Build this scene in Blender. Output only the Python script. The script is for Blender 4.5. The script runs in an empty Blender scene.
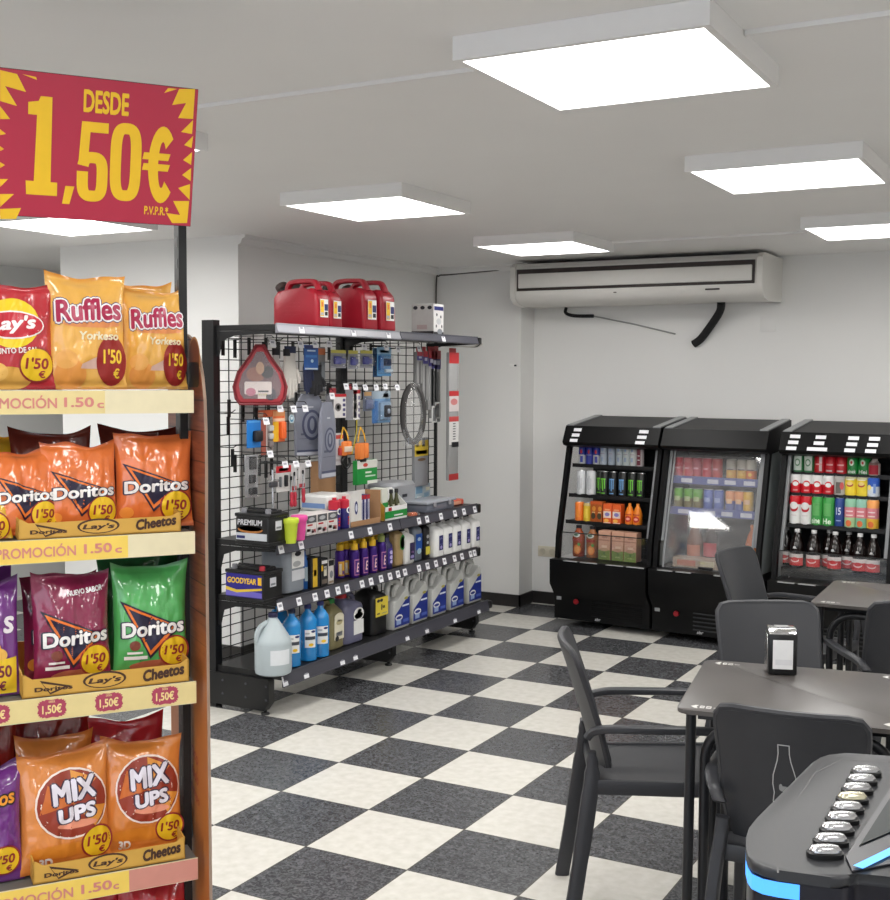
import bpy, bmesh, math, random
from mathutils import Matrix, Vector, noise
SC = bpy.context.scene
COL = SC.collection
rad = math.radians
random.seed(7)

# ------------------------------------------------------------------ materials
MATS = {}
def mat(key, col, rough=0.5, metal=0.0, var=0.06, scale=40.0, bump=0.0, trans=0.0, ior=1.45, coat=0.0, emit=None, estr=0.0, alpha=1.0, spec=0.5):
    if key in MATS: return MATS[key]
    m = bpy.data.materials.new(key); m.use_nodes = True
    nt = m.node_tree; b = nt.nodes['Principled BSDF']
    if len(col) == 3: col = (*col, 1)
    tc = nt.nodes.new('ShaderNodeTexCoord'); nz = nt.nodes.new('ShaderNodeTexNoise')
    nz.inputs['Scale'].default_value = scale; nz.inputs['Detail'].default_value = 3
    nt.links.new(tc.outputs['Object'], nz.inputs['Vector'])
    mx = nt.nodes.new('ShaderNodeMix'); mx.data_type = 'RGBA'
    mx.inputs[6].default_value = tuple(c * (1 - var) for c in col[:3]) + (1,)
    mx.inputs[7].default_value = tuple(min(1, c * (1 + var)) for c in col[:3]) + (1,)
    nt.links.new(nz.outputs['Fac'], mx.inputs[0]); nt.links.new(mx.outputs[2], b.inputs['Base Color'])
    b.inputs['Roughness'].default_value = rough; b.inputs['Metallic'].default_value = metal
    b.inputs['IOR'].default_value = ior; b.inputs['Transmission Weight'].default_value = trans
    b.inputs['Coat Weight'].default_value = coat; b.inputs['Alpha'].default_value = alpha
    b.inputs['Specular IOR Level'].default_value = spec
    if emit: b.inputs['Emission Color'].default_value = (*emit, 1); b.inputs['Emission Strength'].default_value = estr
    if bump:
        bp = nt.nodes.new('ShaderNodeBump'); bp.inputs['Strength'].default_value = bump; bp.inputs['Distance'].default_value = 0.004
        nt.links.new(nz.outputs['Fac'], bp.inputs['Height']); nt.links.new(bp.outputs['Normal'], b.inputs['Normal'])
    MATS[key] = m
    return m

def rgb(r, g, b):
    f = lambda c: (c / 255 / 12.92) if c <= 10 else ((c / 255 + 0.055) / 1.055) ** 2.4
    return (f(r), f(g), f(b))
def P(r, g, b, rough=0.45, **k):            # plain painted / plastic / printed colour given in sRGB
    return mat('paint_%d_%d_%d_%d' % (r, g, b, int(rough * 100)), rgb(r, g, b), rough, **k)

# ------------------------------------------------------------------ geometry
def box(x0, y0, z0, x1, y1, z1):
    v = [(x0,y0,z0),(x1,y0,z0),(x1,y1,z0),(x0,y1,z0),(x0,y0,z1),(x1,y0,z1),(x1,y1,z1),(x0,y1,z1)]
    return v, [(3,2,1,0),(4,5,6,7),(0,1,5,4),(1,2,6,5),(2,3,7,6),(3,0,4,7)]
def rbox(sx, sy, sz, r=0.004, seg=2):       # rounded box, centred in x and y, standing on z = 0
    bm = bmesh.new(); bmesh.ops.create_cube(bm, size=1)
    for v in bm.verts: v.co = Vector((v.co.x * sx, v.co.y * sy, (v.co.z + 0.5) * sz))
    bmesh.ops.bevel(bm, geom=bm.edges[:], offset=min(r, sx * .49, sy * .49, sz * .49), segments=seg, profile=0.5, affect='EDGES')
    bm.verts.index_update()
    out = [tuple(v.co) for v in bm.verts], [tuple(v.index for v in f.verts) for f in bm.faces]
    bm.free(); return out
def loft(rings, cap0=True, cap1=True):
    n = len(rings[0]); v = [p for r in rings for p in r]; f = []
    for i in range(len(rings) - 1):
        for j in range(n):
            k = (j + 1) % n; f.append((i*n+j, i*n+k, (i+1)*n+k, (i+1)*n+j))
    if cap0: f.append(tuple(range(n - 1, -1, -1)))
    if cap1: f.append(tuple((len(rings) - 1) * n + j for j in range(n)))
    return v, f
def lathe(prof, n=20, cap0=True, cap1=True):
    return loft([[(r * math.cos(2*math.pi*j/n), r * math.sin(2*math.pi*j/n), z) for j in range(n)] for r, z in prof], cap0, cap1)
def sring(w, d, z, e=4.0, n=28, cx=0.0, cy=0.0):   # super-ellipse ring
    o = []
    for j in range(n):
        a = 2 * math.pi * j / n; c, s = math.cos(a), math.sin(a)
        o.append((cx + w/2 * math.copysign(abs(c) ** (2/e), c), cy + d/2 * math.copysign(abs(s) ** (2/e), s), z))
    return o
def tube(pts, r, n=8, closed=False):
    pts = [Vector(p) for p in pts]; rings = []; N = len(pts)
    rr = r if isinstance(r, (list, tuple)) else [r] * N
    up = None
    for i, p in enumerate(pts):
        t = ((pts[(i+1) % N] if (closed or i < N-1) else p) - (pts[i-1] if (closed or i > 0) else p)).normalized()
        if up is None: up = Vector((0,0,1)) if abs(t.z) < 0.9 else Vector((0,1,0))
        x = t.cross(up).normalized(); up = x.cross(t).normalized()
        rings.append([tuple(p + rr[i] * (math.cos(2*math.pi*j/n) * x + math.sin(2*math.pi*j/n) * up)) for j in range(n)])
    if closed: rings.append(rings[0]); return loft(rings, False, False)
    v, f = loft(rings); return v, [tuple(reversed(q)) for q in f]
def flatbar(pts, w, t, side=(1,0,0)):        # rectangular rounded bar swept along pts, width w along side, thickness t
    pts = [Vector(p) for p in pts]; rings = []; N = len(pts); s = Vector(side)
    ws = w if isinstance(w, (list, tuple)) else [w]*N
    for i, p in enumerate(pts):
        tg = (pts[min(i+1,N-1)] - pts[max(i-1,0)]).normalized(); nn = s.cross(tg).normalized()
        rings.append([tuple(p + s*q[0] + nn*q[1]) for q in sring(ws[i], t, 0, 3.5, 12)] )
    v, f = loft(rings); return v, [tuple(reversed(q)) for q in f]
def bez(pts, n=8):                           # Catmull-Rom through points
    P_ = [Vector(p) for p in pts]; o = []
    for i in range(len(P_) - 1):
        p0, p1, p2, p3 = P_[max(i-1,0)], P_[i], P_[i+1], P_[min(i+2,len(P_)-1)]
        for k in range(n):
            t = k / n
            o.append(0.5 * ((2*p1) + (p2-p0)*t + (2*p0-5*p1+4*p2-p3)*t*t + (3*p1-p0-3*p2+p3)*t**3))
    return o + [P_[-1]]
def prism(poly, d0, d1, axis='y'):           # poly in (x,z) extruded along y ; axis x: poly in (y,z) ; axis z: poly in (x,y)
    n = len(poly)
    def q(p, d): return (p[0], d, p[1]) if axis == 'y' else (d, p[0], p[1]) if axis == 'x' else (p[0], p[1], d)
    v = [q(p, d0) for p in poly] + [q(p, d1) for p in poly]
    f = [tuple(range(n)), tuple(range(2*n-1, n-1, -1))] + [(j, j+n, (j+1) % n + n, (j+1) % n) for j in range(n)]
    return closed((v, f))
def rect(x0, z0, x1, z1, y=0.0):             # flat quad facing -y
    return [(x0,y,z0),(x1,y,z0),(x1,y,z1),(x0,y,z1)], [(0,1,2,3)]
def poly(pts, y=0.0):
    a = sum(pts[i][0]*pts[(i+1)%len(pts)][1] - pts[(i+1)%len(pts)][0]*pts[i][1] for i in range(len(pts)))
    if a < 0: pts = pts[::-1]
    return [(p[0], y, p[1]) for p in pts], [tuple(range(len(pts)))]
def stroke(pts, w, y=0.0, closed=False):      # flat stroke of width w along points (x,z)
    n = len(pts); v = []; f = []
    for i, p in enumerate(pts):
        a = pts[(i-1) % n] if (closed or i > 0) else p; b = pts[(i+1) % n] if (closed or i < n-1) else p
        dx, dz = b[0]-a[0], b[1]-a[1]; l = math.hypot(dx, dz); nx, nz = -dz/l*w/2, dx/l*w/2
        v += [(p[0]+nx, y, p[1]+nz), (p[0]-nx, y, p[1]-nz)]
    for i in range(n if closed else n-1):
        j = (i+1) % n; f.append((2*i+1, 2*j+1, 2*j, 2*i))
    return v, f
def ell(cx, cz, rx, rz, y=0.0, n=24, a0=0, a1=2*math.pi):
    return poly([(cx + rx*math.cos(a0+(a1-a0)*j/n), cz + rz*math.sin(a0+(a1-a0)*j/n)) for j in range(n)], y)
def rrect(x0, z0, x1, z1, r, y=0.0, n=5):
    p = []
    for cx, cz, a in ((x1-r,z0+r,-90),(x1-r,z1-r,0),(x0+r,z1-r,90),(x0+r,z0+r,180)):
        p += [(cx + r*math.cos(rad(a+90*k/n)), cz + r*math.sin(rad(a+90*k/n))) for k in range(n+1)]
    return poly(p, y)
_T = {}
def text(s, w, h, bold=0.02, shear=0.0, y=0.0, cx=0.0, cz=0.0, rot=0.0, w0=None):   # lettering facing -y, fitted into w x h
    key = (s, bold, shear)
    if key not in _T:
        cu = bpy.data.curves.new('lettering', 'FONT'); cu.body = s; cu.shear = shear; cu.resolution_u = 3
        ob = bpy.data.objects.new('lettering', cu); COL.objects.link(ob)
        me = bpy.data.meshes.new_from_object(ob.evaluated_get(bpy.context.evaluated_depsgraph_get()))
        bpy.data.objects.remove(ob); bpy.data.curves.remove(cu)
        v = [tuple(p.co) for p in me.vertices]; f = [tuple(p.vertices) for p in me.polygons]; bpy.data.meshes.remove(me)
        xs = [p[0] for p in v]; ys = [p[1] for p in v]
        x0, x1, y0, y1 = min(xs), max(xs), min(ys), max(ys)
        if bold > .012:
            n0 = len(v); f0 = list(f); v0 = list(v); K = 8 if bold > .06 else 6
            for k in range(K):
                dx, dy = bold*math.cos(2*math.pi*k/K), bold*math.sin(2*math.pi*k/K); o = len(v)
                v += [(p[0]+dx, p[1]+dy, (k+1)*2.5e-5) for p in v0]; f += [tuple(i+o for i in q) for q in f0]
            x0 -= bold; x1 += bold; y0 -= bold; y1 += bold
        _T[key] = ([((p[0]-x0)/(x1-x0)-.5, (p[1]-y0)/(y1-y0)-.5, p[2]) for p in v], f)
    v, f = _T[key]; c, s_ = math.cos(rot), math.sin(rot)
    return [(cx + p[0]*w*c - p[1]*h*s_, y-p[2], cz + p[0]*w*s_ + p[1]*h*c) for p in v], f
def onto(vf, fn, L=0.012):                   # wrap flat artwork (x,z) on a surface: (x,z) -> point ; splits long faces first
    v, f = vf; v = list(v); tris = []
    for q in f:
        if len(q) > 4:
            cx = sum(v[i][0] for i in q)/len(q); cz = sum(v[i][2] for i in q)/len(q); v.append((cx, 0, cz)); c = len(v)-1
            tris += [(q[i], q[(i+1) % len(q)], c) for i in range(len(q))]
        else: tris += [(q[0], q[i], q[i+1]) for i in range(1, len(q)-1)]
    cache = {}; out = []
    def mid(a, b):
        k = (min(a,b), max(a,b))
        if k not in cache: v.append(tuple((v[a][i]+v[b][i])/2 for i in range(3))); cache[k] = len(v)-1
        return cache[k]
    while tris:
        a, b, c = tris.pop()
        l = [math.dist(v[a], v[b]), math.dist(v[b], v[c]), math.dist(v[c], v[a])]; m = max(l)
        if m > L:
            k = l.index(m)
            if k == 0: d = mid(a,b); tris += [(a,d,c),(d,b,c)]
            elif k == 1: d = mid(b,c); tris += [(a,b,d),(a,d,c)]
            else: d = mid(c,a); tris += [(a,b,d),(d,b,c)]
        else: out.append((a,b,c))
    q_ = [fn(p[0], p[2]) for p in v]
    return [(a[0], a[1]+p[1], a[2]) for a, p in zip(q_, v)], out
def thin_glass(key, ior=1.5, haze=0.0, hcol=(.8,.8,.82), rough=0.03):   # clear sheet: see-through with true mirror reflections and a little haze
    m = bpy.data.materials.new(key); m.use_nodes = True; nt = m.node_tree; nt.nodes.remove(nt.nodes['Principled BSDF'])
    N = nt.nodes.new; L = nt.links.new
    tr, gl, df, fr = N('ShaderNodeBsdfTransparent'), N('ShaderNodeBsdfGlossy'), N('ShaderNodeBsdfDiffuse'), N('ShaderNodeFresnel')
    ge, mr = N('ShaderNodeNewGeometry'), N('ShaderNodeMapRange')
    mr.inputs[3].default_value = ior; mr.inputs[4].default_value = 1/ior; L(ge.outputs['Backfacing'], mr.inputs[0]); L(mr.outputs[0], fr.inputs['IOR']); gl.inputs['Roughness'].default_value = rough; df.inputs['Color'].default_value = (*hcol, 1)
    nz = N('ShaderNodeTexNoise'); nz.inputs['Scale'].default_value = 9; ml = N('ShaderNodeMath'); ml.operation = 'MULTIPLY'; ml.inputs[1].default_value = haze*2; L(nz.outputs['Fac'], ml.inputs[0])
    a, b = N('ShaderNodeMixShader'), N('ShaderNodeMixShader')
    L(ml.outputs[0], a.inputs[0]); L(tr.outputs[0], a.inputs[1]); L(df.outputs[0], a.inputs[2])
    L(fr.outputs[0], b.inputs[0]); L(a.outputs[0], b.inputs[1]); L(gl.outputs[0], b.inputs[2])
    L(b.outputs[0], nt.nodes['Material Output'].inputs['Surface']); MATS[key] = m
    return m
RZ = lambda a: Matrix.Rotation(rad(a), 4, 'Z')
RX = lambda a: Matrix.Rotation(rad(a), 4, 'X')
RY = lambda a: Matrix.Rotation(rad(a), 4, 'Y')
TR = lambda x, y, z: Matrix.Translation((x, y, z))

class MB:
    def __init__(s): s.v = []; s.f = []; s.mi = []; s.ms = []
    def add(s, vf, m, M=None):
        if m not in s.ms: s.ms.append(m)
        k = s.ms.index(m); o = len(s.v)
        s.v += [tuple(M @ Vector(p)) for p in vf[0]] if M is not None else list(vf[0])
        for q in vf[1]: s.f.append(tuple(i + o for i in q)); s.mi.append(k)
        return s
    def build(s, name, parent=None, M=None, sharp=38, fix=True):
        me = bpy.data.meshes.new(name); me.from_pydata(s.v, [], s.f)
        for m in s.ms: me.materials.append(m)
        me.polygons.foreach_set('material_index', s.mi)
        me.polygons.foreach_set('use_smooth', [True] * len(s.f)); me.update()
        me.set_sharp_from_angle(angle=rad(sharp))
        o = bpy.data.objects.new(name, me); COL.objects.link(o)
        if parent: o.parent = parent
        if M is not None: o.matrix_local = M
        return o
def mb(vf, m, M=None): return MB().add(vf, m, M)
def closed(vf):                              # consistent outward normals for closed shells
    bm = bmesh.new(); vs = [bm.verts.new(p) for p in vf[0]]
    for q in vf[1]:
        try: bm.faces.new([vs[i] for i in q])
        except ValueError: pass
    bmesh.ops.recalc_face_normals(bm, faces=bm.faces[:]); bm.verts.index_update()
    out = [tuple(v.co) for v in bm.verts], [tuple(v.index for v in f.verts) for f in bm.faces]
    bm.free(); return out

# ------------------------------------------------------------------ objects
def tag(o, label=None, cat=None, group=None, kind=None):
    if label: o['label'] = label
    if cat: o['category'] = cat
    if group: o['group'] = group
    if kind: o['kind'] = kind
    return o
def thing(name, label, cat, M=None, group=None):
    o = bpy.data.objects.new(name, None); o.empty_display_size = 0.05; COL.objects.link(o)
    if M is not None: o.matrix_world = M
    return tag(o, label, cat, group)
def copy_thing(o, M, label, group=None):
    def rec(src, par):
        c = src.copy(); COL.objects.link(c)
        if par is not None: c.parent = par; c.matrix_parent_inverse = src.matrix_parent_inverse.copy()
        for ch in kids.get(src, []): rec(ch, c)
        return c
    kids = {}
    for x in COL.objects:
        if x.parent: kids.setdefault(x.parent, []).append(x)
    c = rec(o, None); c.matrix_world = M; c['label'] = label
    if group: c['group'] = group
    return c
ORD = ['first', 'second', 'third', 'fourth', 'fifth', 'sixth', 'seventh', 'eighth', 'ninth', 'tenth', 'eleventh', 'twelfth']

# shared materials
BLACK = mat('black_powder_coat', rgb(24,24,25), 0.42, scale=300, var=0.1)
BLACKP = mat('black_plastic', rgb(22,22,23), 0.35, scale=200)
CHROME = mat('chrome', (0.82,0.82,0.83), 0.12, 1.0, var=0.02)
WHITEP = P(238,238,236,0.45)
TAGW = mat('price_card', rgb(236,236,240), 0.5, var=0.02)
INK = P(35,35,45,0.5)
# ------------------------------------------------------------------ the room
T = 0.4
def wall_mat(key, col):
    m = mat(key, col, 0.75, var=0.02, scale=3, bump=0.0)
    return m
WALL = wall_mat('white_wall_paint', (0.77,0.765,0.75)); CEIL = wall_mat('ceiling_paint', (0.84,0.83,0.82))
def floor_mat():
    m = bpy.data.materials.new('checkered_vinyl_tiles'); m.use_nodes = True; nt = m.node_tree; b = nt.nodes['Principled BSDF']
    L = nt.links.new; N = nt.nodes.new
    tc = N('ShaderNodeTexCoord')
    mp = N('ShaderNodeMapping'); mp.inputs['Scale'].default_value = (1/T, 1/T, 0); mp.inputs['Location'].default_value = (0, 0, 0.5); L(tc.outputs['Object'], mp.inputs['Vector'])
    ck = N('ShaderNodeTexChecker'); ck.inputs['Scale'].default_value = 1.0; L(mp.outputs[0], ck.inputs['Vector'])
    ck.inputs['Color1'].default_value = (1,1,1,1); ck.inputs['Color2'].default_value = (0,0,0,1)
    # flecks of the dark tiles
    n1 = N('ShaderNodeTexNoise'); n1.inputs['Scale'].default_value = 55; n1.inputs['Detail'].default_value = 3; n1.inputs['Distortion'].default_value = 1.6
    L(tc.outputs['Object'], n1.inputs['Vector'])
    r1 = N('ShaderNodeValToRGB'); r1.color_ramp.elements[0].position = 0.40; r1.color_ramp.elements[1].position = 0.66
    r1.color_ramp.elements[0].color = (*rgb(60,61,64),1); r1.color_ramp.elements[1].color = (*rgb(102,103,106),1)
    L(n1.outputs['Fac'], r1.inputs[0])
    n2 = N('ShaderNodeTexNoise'); n2.inputs['Scale'].default_value = 26; n2.inputs['Detail'].default_value = 4; L(tc.outputs['Object'], n2.inputs['Vector'])
    r2 = N('ShaderNodeValToRGB'); r2.color_ramp.elements[0].position = 0.3; r2.color_ramp.elements[1].position = 0.75
    r2.color_ramp.elements[0].color = (*rgb(206,203,194),1); r2.color_ramp.elements[1].color = (*rgb(222,219,212),1); L(n2.outputs['Fac'], r2.inputs[0])
    mx = N('ShaderNodeMix'); mx.data_type = 'RGBA'; L(ck.outputs['Fac'], mx.inputs[0]); L(r2.outputs[0], mx.inputs[6]); L(r1.outputs[0], mx.inputs[7])
    # thin seams between the tiles
    sx = N('ShaderNodeSeparateXYZ'); L(mp.outputs[0], sx.inputs[0]); ds = []
    for k in (0, 1):
        fr = N('ShaderNodeMath'); fr.operation = 'FRACT'; L(sx.outputs[k], fr.inputs[0])
        s = N('ShaderNodeMath'); s.operation = 'SUBTRACT'; L(fr.outputs[0], s.inputs[0]); s.inputs[1].default_value = 0.5
        a = N('ShaderNodeMath'); a.operation = 'ABSOLUTE'; L(s.outputs[0], a.inputs[0]); ds.append(a)
    mm = N('ShaderNodeMath'); mm.operation = 'MAXIMUM'; L(ds[0].outputs[0], mm.inputs[0]); L(ds[1].outputs[0], mm.inputs[1])
    gt = N('ShaderNodeMath'); gt.operation = 'GREATER_THAN'; L(mm.outputs[0], gt.inputs[0]); gt.inputs[1].default_value = 0.494
    m2 = N('ShaderNodeMix'); m2.data_type = 'RGBA'; L(gt.outputs[0], m2.inputs[0]); L(mx.outputs[2], m2.inputs[6]); m2.inputs[7].default_value = (*rgb(88,86,80),1)
    L(m2.outputs[2], b.inputs['Base Color'])
    b.inputs['Roughness'].default_value = 0.26; b.inputs['Specular IOR Level'].default_value = 0.42
    return m
FLOOR = floor_mat()
def struct(name, vf, m, **k): return tag(mb(vf, m).build(name, **k), kind='structure')
X0, X1, Y0, Y1, ZC = -4.5, 4.4, -6.0, 4.452, 2.38
struct('floor', box(X0-.1, Y0-.1, -0.05, X1+.1, Y1+.25, 0), FLOOR)
struct('ceiling', box(X0-.1, Y0-.1, ZC, X1+.1, Y1+.25, ZC+.1), CEIL)
struct('wall_back', box(X0-.1, Y1, 0, X1+.1, Y1+.25, ZC), WALL)
struct('wall_right', box(X1, Y0, 0, X1+.1, Y1, ZC), WALL)
struct('wall_far_left', box(X0-.1, Y0, 0, X0, Y1, ZC), WALL)
struct('wall_left', box(-3.22, 2.0, 0, -1.865, Y1, ZC), WALL)
struct('wall_column', box(-1.865, 4.236, 0, -1.19, Y1, ZC), WALL)
# shop front behind the viewer, with a wide opening that lets daylight in
fr = MB()
for b_ in ((X0, Y0-.1, 0, -2.6, Y0, ZC), (3.6, Y0-.1, 0, X1, Y0, ZC), (-2.6, Y0-.1, 0, 3.6, Y0, 0.35), (-2.6, Y0-.1, 2.15, 3.6, Y0, ZC)): fr.add(box(*b_), WALL)
tag(fr.build('wall_front'), kind='structure')
wf = MB()
ALU = mat('window_aluminium', (0.5,0.5,0.51), 0.4, 0.8)
for k in range(6): x = -2.6 + k * 1.24; wf.add(box(x-.025, Y0-.07, .35, x+.025, Y0-.01, 2.15), ALU)
for z in (.35, 2.12): wf.add(box(-2.6, Y0-.07, z, 3.6, Y0-.01, z+.03), ALU)
tag(wf.build('window_1'), kind='structure')
BASEB = mat('dark_baseboard_tile', rgb(42,40,40), 0.3, var=0.25, scale=60)
bb = MB()
for b_ in ((-1.86, 4.224, 0, -1.178, 4.2355, .085), (-1.1895, 4.224, 0, -1.178, 4.44, .085), (-1.19, 4.44, 0, X1-.01, 4.4515, .085)): bb.add(box(*b_), BASEB)
tag(bb.build('baseboard_back'), kind='structure')
bb = MB()
for b_ in ((-1.8645, 2.0, 0, -1.853, 4.224, .085), (-3.22, 1.988, 0, -1.853, 1.9995, .085)): bb.add(box(*b_), BASEB)
tag(bb.build('baseboard_left'), kind='structure')
cn = MB()
prof = [(0,ZC),(0.05,ZC),(0.05,ZC-.012),(0.03,ZC-.02),(0.02,ZC-.045),(0.0,ZC-.055)]
cn.add(closed(prism([(-1.8655+a, b) for a, b in prof], 2.0, 4.236, 'y')), WALL)
cn.add(closed(prism([(4.2365-a, b) for a, b in prof], -1.865, -1.19, 'x')), WALL)
tag(cn.build('trim_1'), kind='structure')

# ceiling light panels on their grid
LFR = mat('light_frame_white', rgb(232,231,230), 0.5, var=0.01)
LDF = mat('light_diffuser', (0.9,0.9,0.9), 0.6, emit=(1.0,0.985,0.96), estr=9.0)
def light_panel(x, y, label):
    t = thing('ceiling_light', label, 'ceiling light', TR(x, y, ZC-.0005), 'square ceiling light panels')
    f = MB(); z0 = -0.055
    for b_ in ((-.3,-.3,z0,.3,-.283,0),(-.3,.283,z0,.3,.3,0),(-.3,-.283,z0,-.283,.283,0),(.283,-.283,z0,.3,.283,0)): f.add(box(*b_), LFR)
    f.build('frame', t)
    mb(box(-.283,-.283,z0+.004,.283,.283,z0+.016), LDF).build('diffuser', t)
    la = bpy.data.lights.new('panel_lamp', 'AREA'); la.shape = 'SQUARE'; la.size = 0.56; la.energy = LAMP_W; la.color = (1.0, 0.985, 0.955)
    lo = bpy.data.objects.new('panel_lamp', la); COL.objects.link(lo); lo.parent = t; lo.location = (0, 0, z0 - 0.001)
LAMP_W = 8.0
LX = {-2.16:'left', -0.45:'middle', 1.30:'right', 3.05:'far right'}
LL = {(1.30,-.52):'large bright square ceiling light nearest the viewer, top of the photo', (1.32,1.16):'square ceiling light between the nearest panel and the one cut by the right edge',
      (1.33,2.96):'square ceiling light cut off by the right edge, above the coolers', (-.45,2.96):'square ceiling light just in front of the wall air conditioner',
      (-.45,1.18):'square ceiling light above the red fuel cans', (-.52,-.52):'square ceiling light mostly hidden behind the price sign, only its right corner showing',
      (-2.11,1.0):'square ceiling light seen glowing just below the price sign'}
for (x, y), l in LL.items(): light_panel(x, y, l)
for y in (-2.3, -4.1):
    for x in (-2.16, -.45, 1.30, 3.05): light_panel(x, y, 'square ceiling light behind the viewer')
for y in (-.52, 1.16, 2.96): light_panel(3.05, y, 'square ceiling light beyond the right edge of the photo')
light_panel(-2.16, -.6, 'square ceiling light left of the snack display, out of the photo')
light_panel(-3.6, 1.0, 'square ceiling light far left behind the snack display')
# white cable conduits on the ceiling
def conduit(x0, y0, x1, y1, label):
    tag(mb(box(min(x0,x1), min(y0,y1), ZC-.012, max(x0,x1)+.016*(x0==x1), max(y0,y1)+.016*(y0==y1), ZC-.0005), LFR).build('cable_conduit'), label, 'conduit')
conduit(1.602, -.56, 2.745, -.56, 'thin white conduit running right from the nearest ceiling light')
conduit(-.148, -.56, .998, -.56, 'long thin white conduit between the nearest light and the price sign')
conduit(-.148, 3.22, 1.028, 3.22, 'short white conduit above the air conditioner joining two lights')

# ceiling-hung air conditioner
AC = mat('air_conditioner_shell', rgb(216,214,209), 0.45, var=0.02); ACD = mat('vent_dark', rgb(52,44,42), 0.5)
t = thing('air_conditioner', 'long white ceiling-hung air conditioner on the back wall', 'air conditioner', TR(-.30, 3.95, 2.09))
pr = [(.5,0),(.16,-.012),(.05,.004),(.012,.03),(-.006,.07),(.004,.235),(.03,.262),(.5,.262)]
mb(closed(prism(pr, -.80, .80, 'x')), AC).build('casing', t)
for s in (-1, 1):
    pe = [(.5,-.004),(.16,-.016),(.045,.0),(.002,.03),(-.014,.07),(-.008,.24),(.03,.268),(.5,.268)]
    mb(closed(prism(pe, s*.80, s*.835, 'x')), AC).build('end_cap', t)
lv = MB(); A = RX(3.5)
lv.add(closed(rbox(1.575, .014, .142, .003)), ACD, TR(0, -.003, .082))
mb(closed(rbox(1.545, .016, .094, .006)), AC, TR(0, -.012, .100)).build('louver', t)
lv.build('vent_frame', t)
mb(closed(rbox(.09,.003,.010,.002)), ACD, TR(.53,-.003,.050)).build('badge', t)
mb(closed(rbox(.02,.003,.006,.001)), ACD, TR(-.1,-.001,.052)).build('sensor', t)
RUB = mat('black_foam_insulation', rgb(26,26,27), 0.8, bump=0.3, scale=90)
tag(mb(tube(bez([(.20,4.25,2.087),(.17,4.33,2.03),(.09,4.40,1.94),(.02,4.425,1.86),(-.03,4.43,1.825)], 6), [.026]*25, 10), RUB).build('insulated_pipe'), 'thick black insulated pipe curving down from the air conditioner onto the wall', 'pipe')
tag(mb(tube(bez([(-.935,4.425,2.087),(-.94,4.43,2.05),(-.88,4.44,2.03),(-.74,4.441,2.025)], 6), .012, 8), RUB).build('black_cable'), 'short black cable end hanging under the left of the air conditioner', 'cable')
tag(mb(tube([(-.735,4.444,2.024),(-.45,4.4455,1.965),(-.16,4.4455,1.895)], .006, 6), P(150,150,148)).build('grey_cable'), 'thin grey cable running slightly downhill on the wall below the air conditioner', 'cable')
tag(mb(tube(bez([(-1.853,4.222,1.7),(-1.853,4.222,2.26),(-1.83,4.222,2.322),(-1.75,4.222,2.328),(-1.3,4.222,2.345),(-1.17,4.3,2.35)], 6), .005, 6), P(70,66,62)).build('dark_cable'), 'thin dark cable in the wall corner behind the boxed part', 'cable')
t = thing('wall_socket', 'cream double wall socket low beside the left cooler', 'socket', TR(-1.07, 4.4515, .335))
mb(closed(rbox(.15,.010,.075,.004)), P(206,200,182)).build('plate', t)
for s in (-.036,.036): mb(closed(lathe([(.022,0),(.022,.004),(.016,.004),(.016,.001)], 20)), P(190,184,166), TR(s,-.006,.0375) @ RX(90)).build('outlet', t)
t = thing('cable_outlet', 'tiny bare cable stub on the white column wall', 'wall fitting', TR(-1.25, 4.2355, 1.675))
mb(closed(rbox(.05,.008,.02,.002)), WHITEP).build('plate', t); mb(closed(rbox(.014,.012,.012,.002)), INK, TR(.02,-.004,.004)).build('stub', t)
t = thing('junction_plate', 'blank square cover plate on the back wall below the air conditioner', 'wall fitting', TR(.45, 4.4515, 1.90))
mb(closed(rbox(.10,.006,.10,.003)), WALL).build('plate', t)
t = thing('wall_vent', 'flat white wall plate just above the red fuel cans', 'wall fitting', TR(-1.8645, 3.02, 2.03) @ RZ(90))
mb(closed(rbox(.30,.012,.10,.003)), P(205,203,200)).build('plate', t)
# ------------------------------------------------------------------ black steel shelving unit with a mesh back
GX = -1.40            # plane of the mesh back
GF = -1.035           # front edge of the shelves
GY0, GY1, GYM = 1.22, 3.42, 2.34
ZB, Z3, Z2, ZT = .205, .55, .82, 1.845
RAIL = mat('grey_label_rail', rgb(74,74,82), 0.38, var=0.03)
RAILT = mat('pale_label_rail', rgb(146,146,154), 0.38, var=0.03)
WIRE = mat('black_wire', rgb(20,20,21), 0.45)
gon = thing('shelving_unit', 'long black steel shelving unit with mesh back, stocked with car care goods', 'shelf', TR(-1.2, 2.3, 0))
GI = gon.matrix_world.inverted()
def gp(mbo, name, par=None): 
    o = mbo.build(name); o.parent = par or gon
    o.matrix_parent_inverse = GI if par is None else Matrix.Identity(4)
    return o
for y, hy, hx in ((GY0+.012, .024, .035), (GYM, .026, .022), (GY1-.02, .009, .008)):
    gp(MB().add(box(GX+.012-2*hx, y-hy, .0, GX+.012, y+hy, 1.87), BLACK), 'post')
for ya, yb in ((GY0+.02, GYM-.035), (GYM+.035, GY1-.01)):
    m = MB()
    n = 11
    for k in range(n + 1):
        y = ya + (yb - ya) * k / n; m.add(box(GX-.002, y-.0022, .2, GX+.0025, y+.0022, 1.84), WIRE)
    for k in range(32): z = .22 + k * .0522; m.add(box(GX-.004, ya, z-.0022, GX-.0005, yb, z+.0022), WIRE)
    gp(m, 'mesh_panel')
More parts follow.
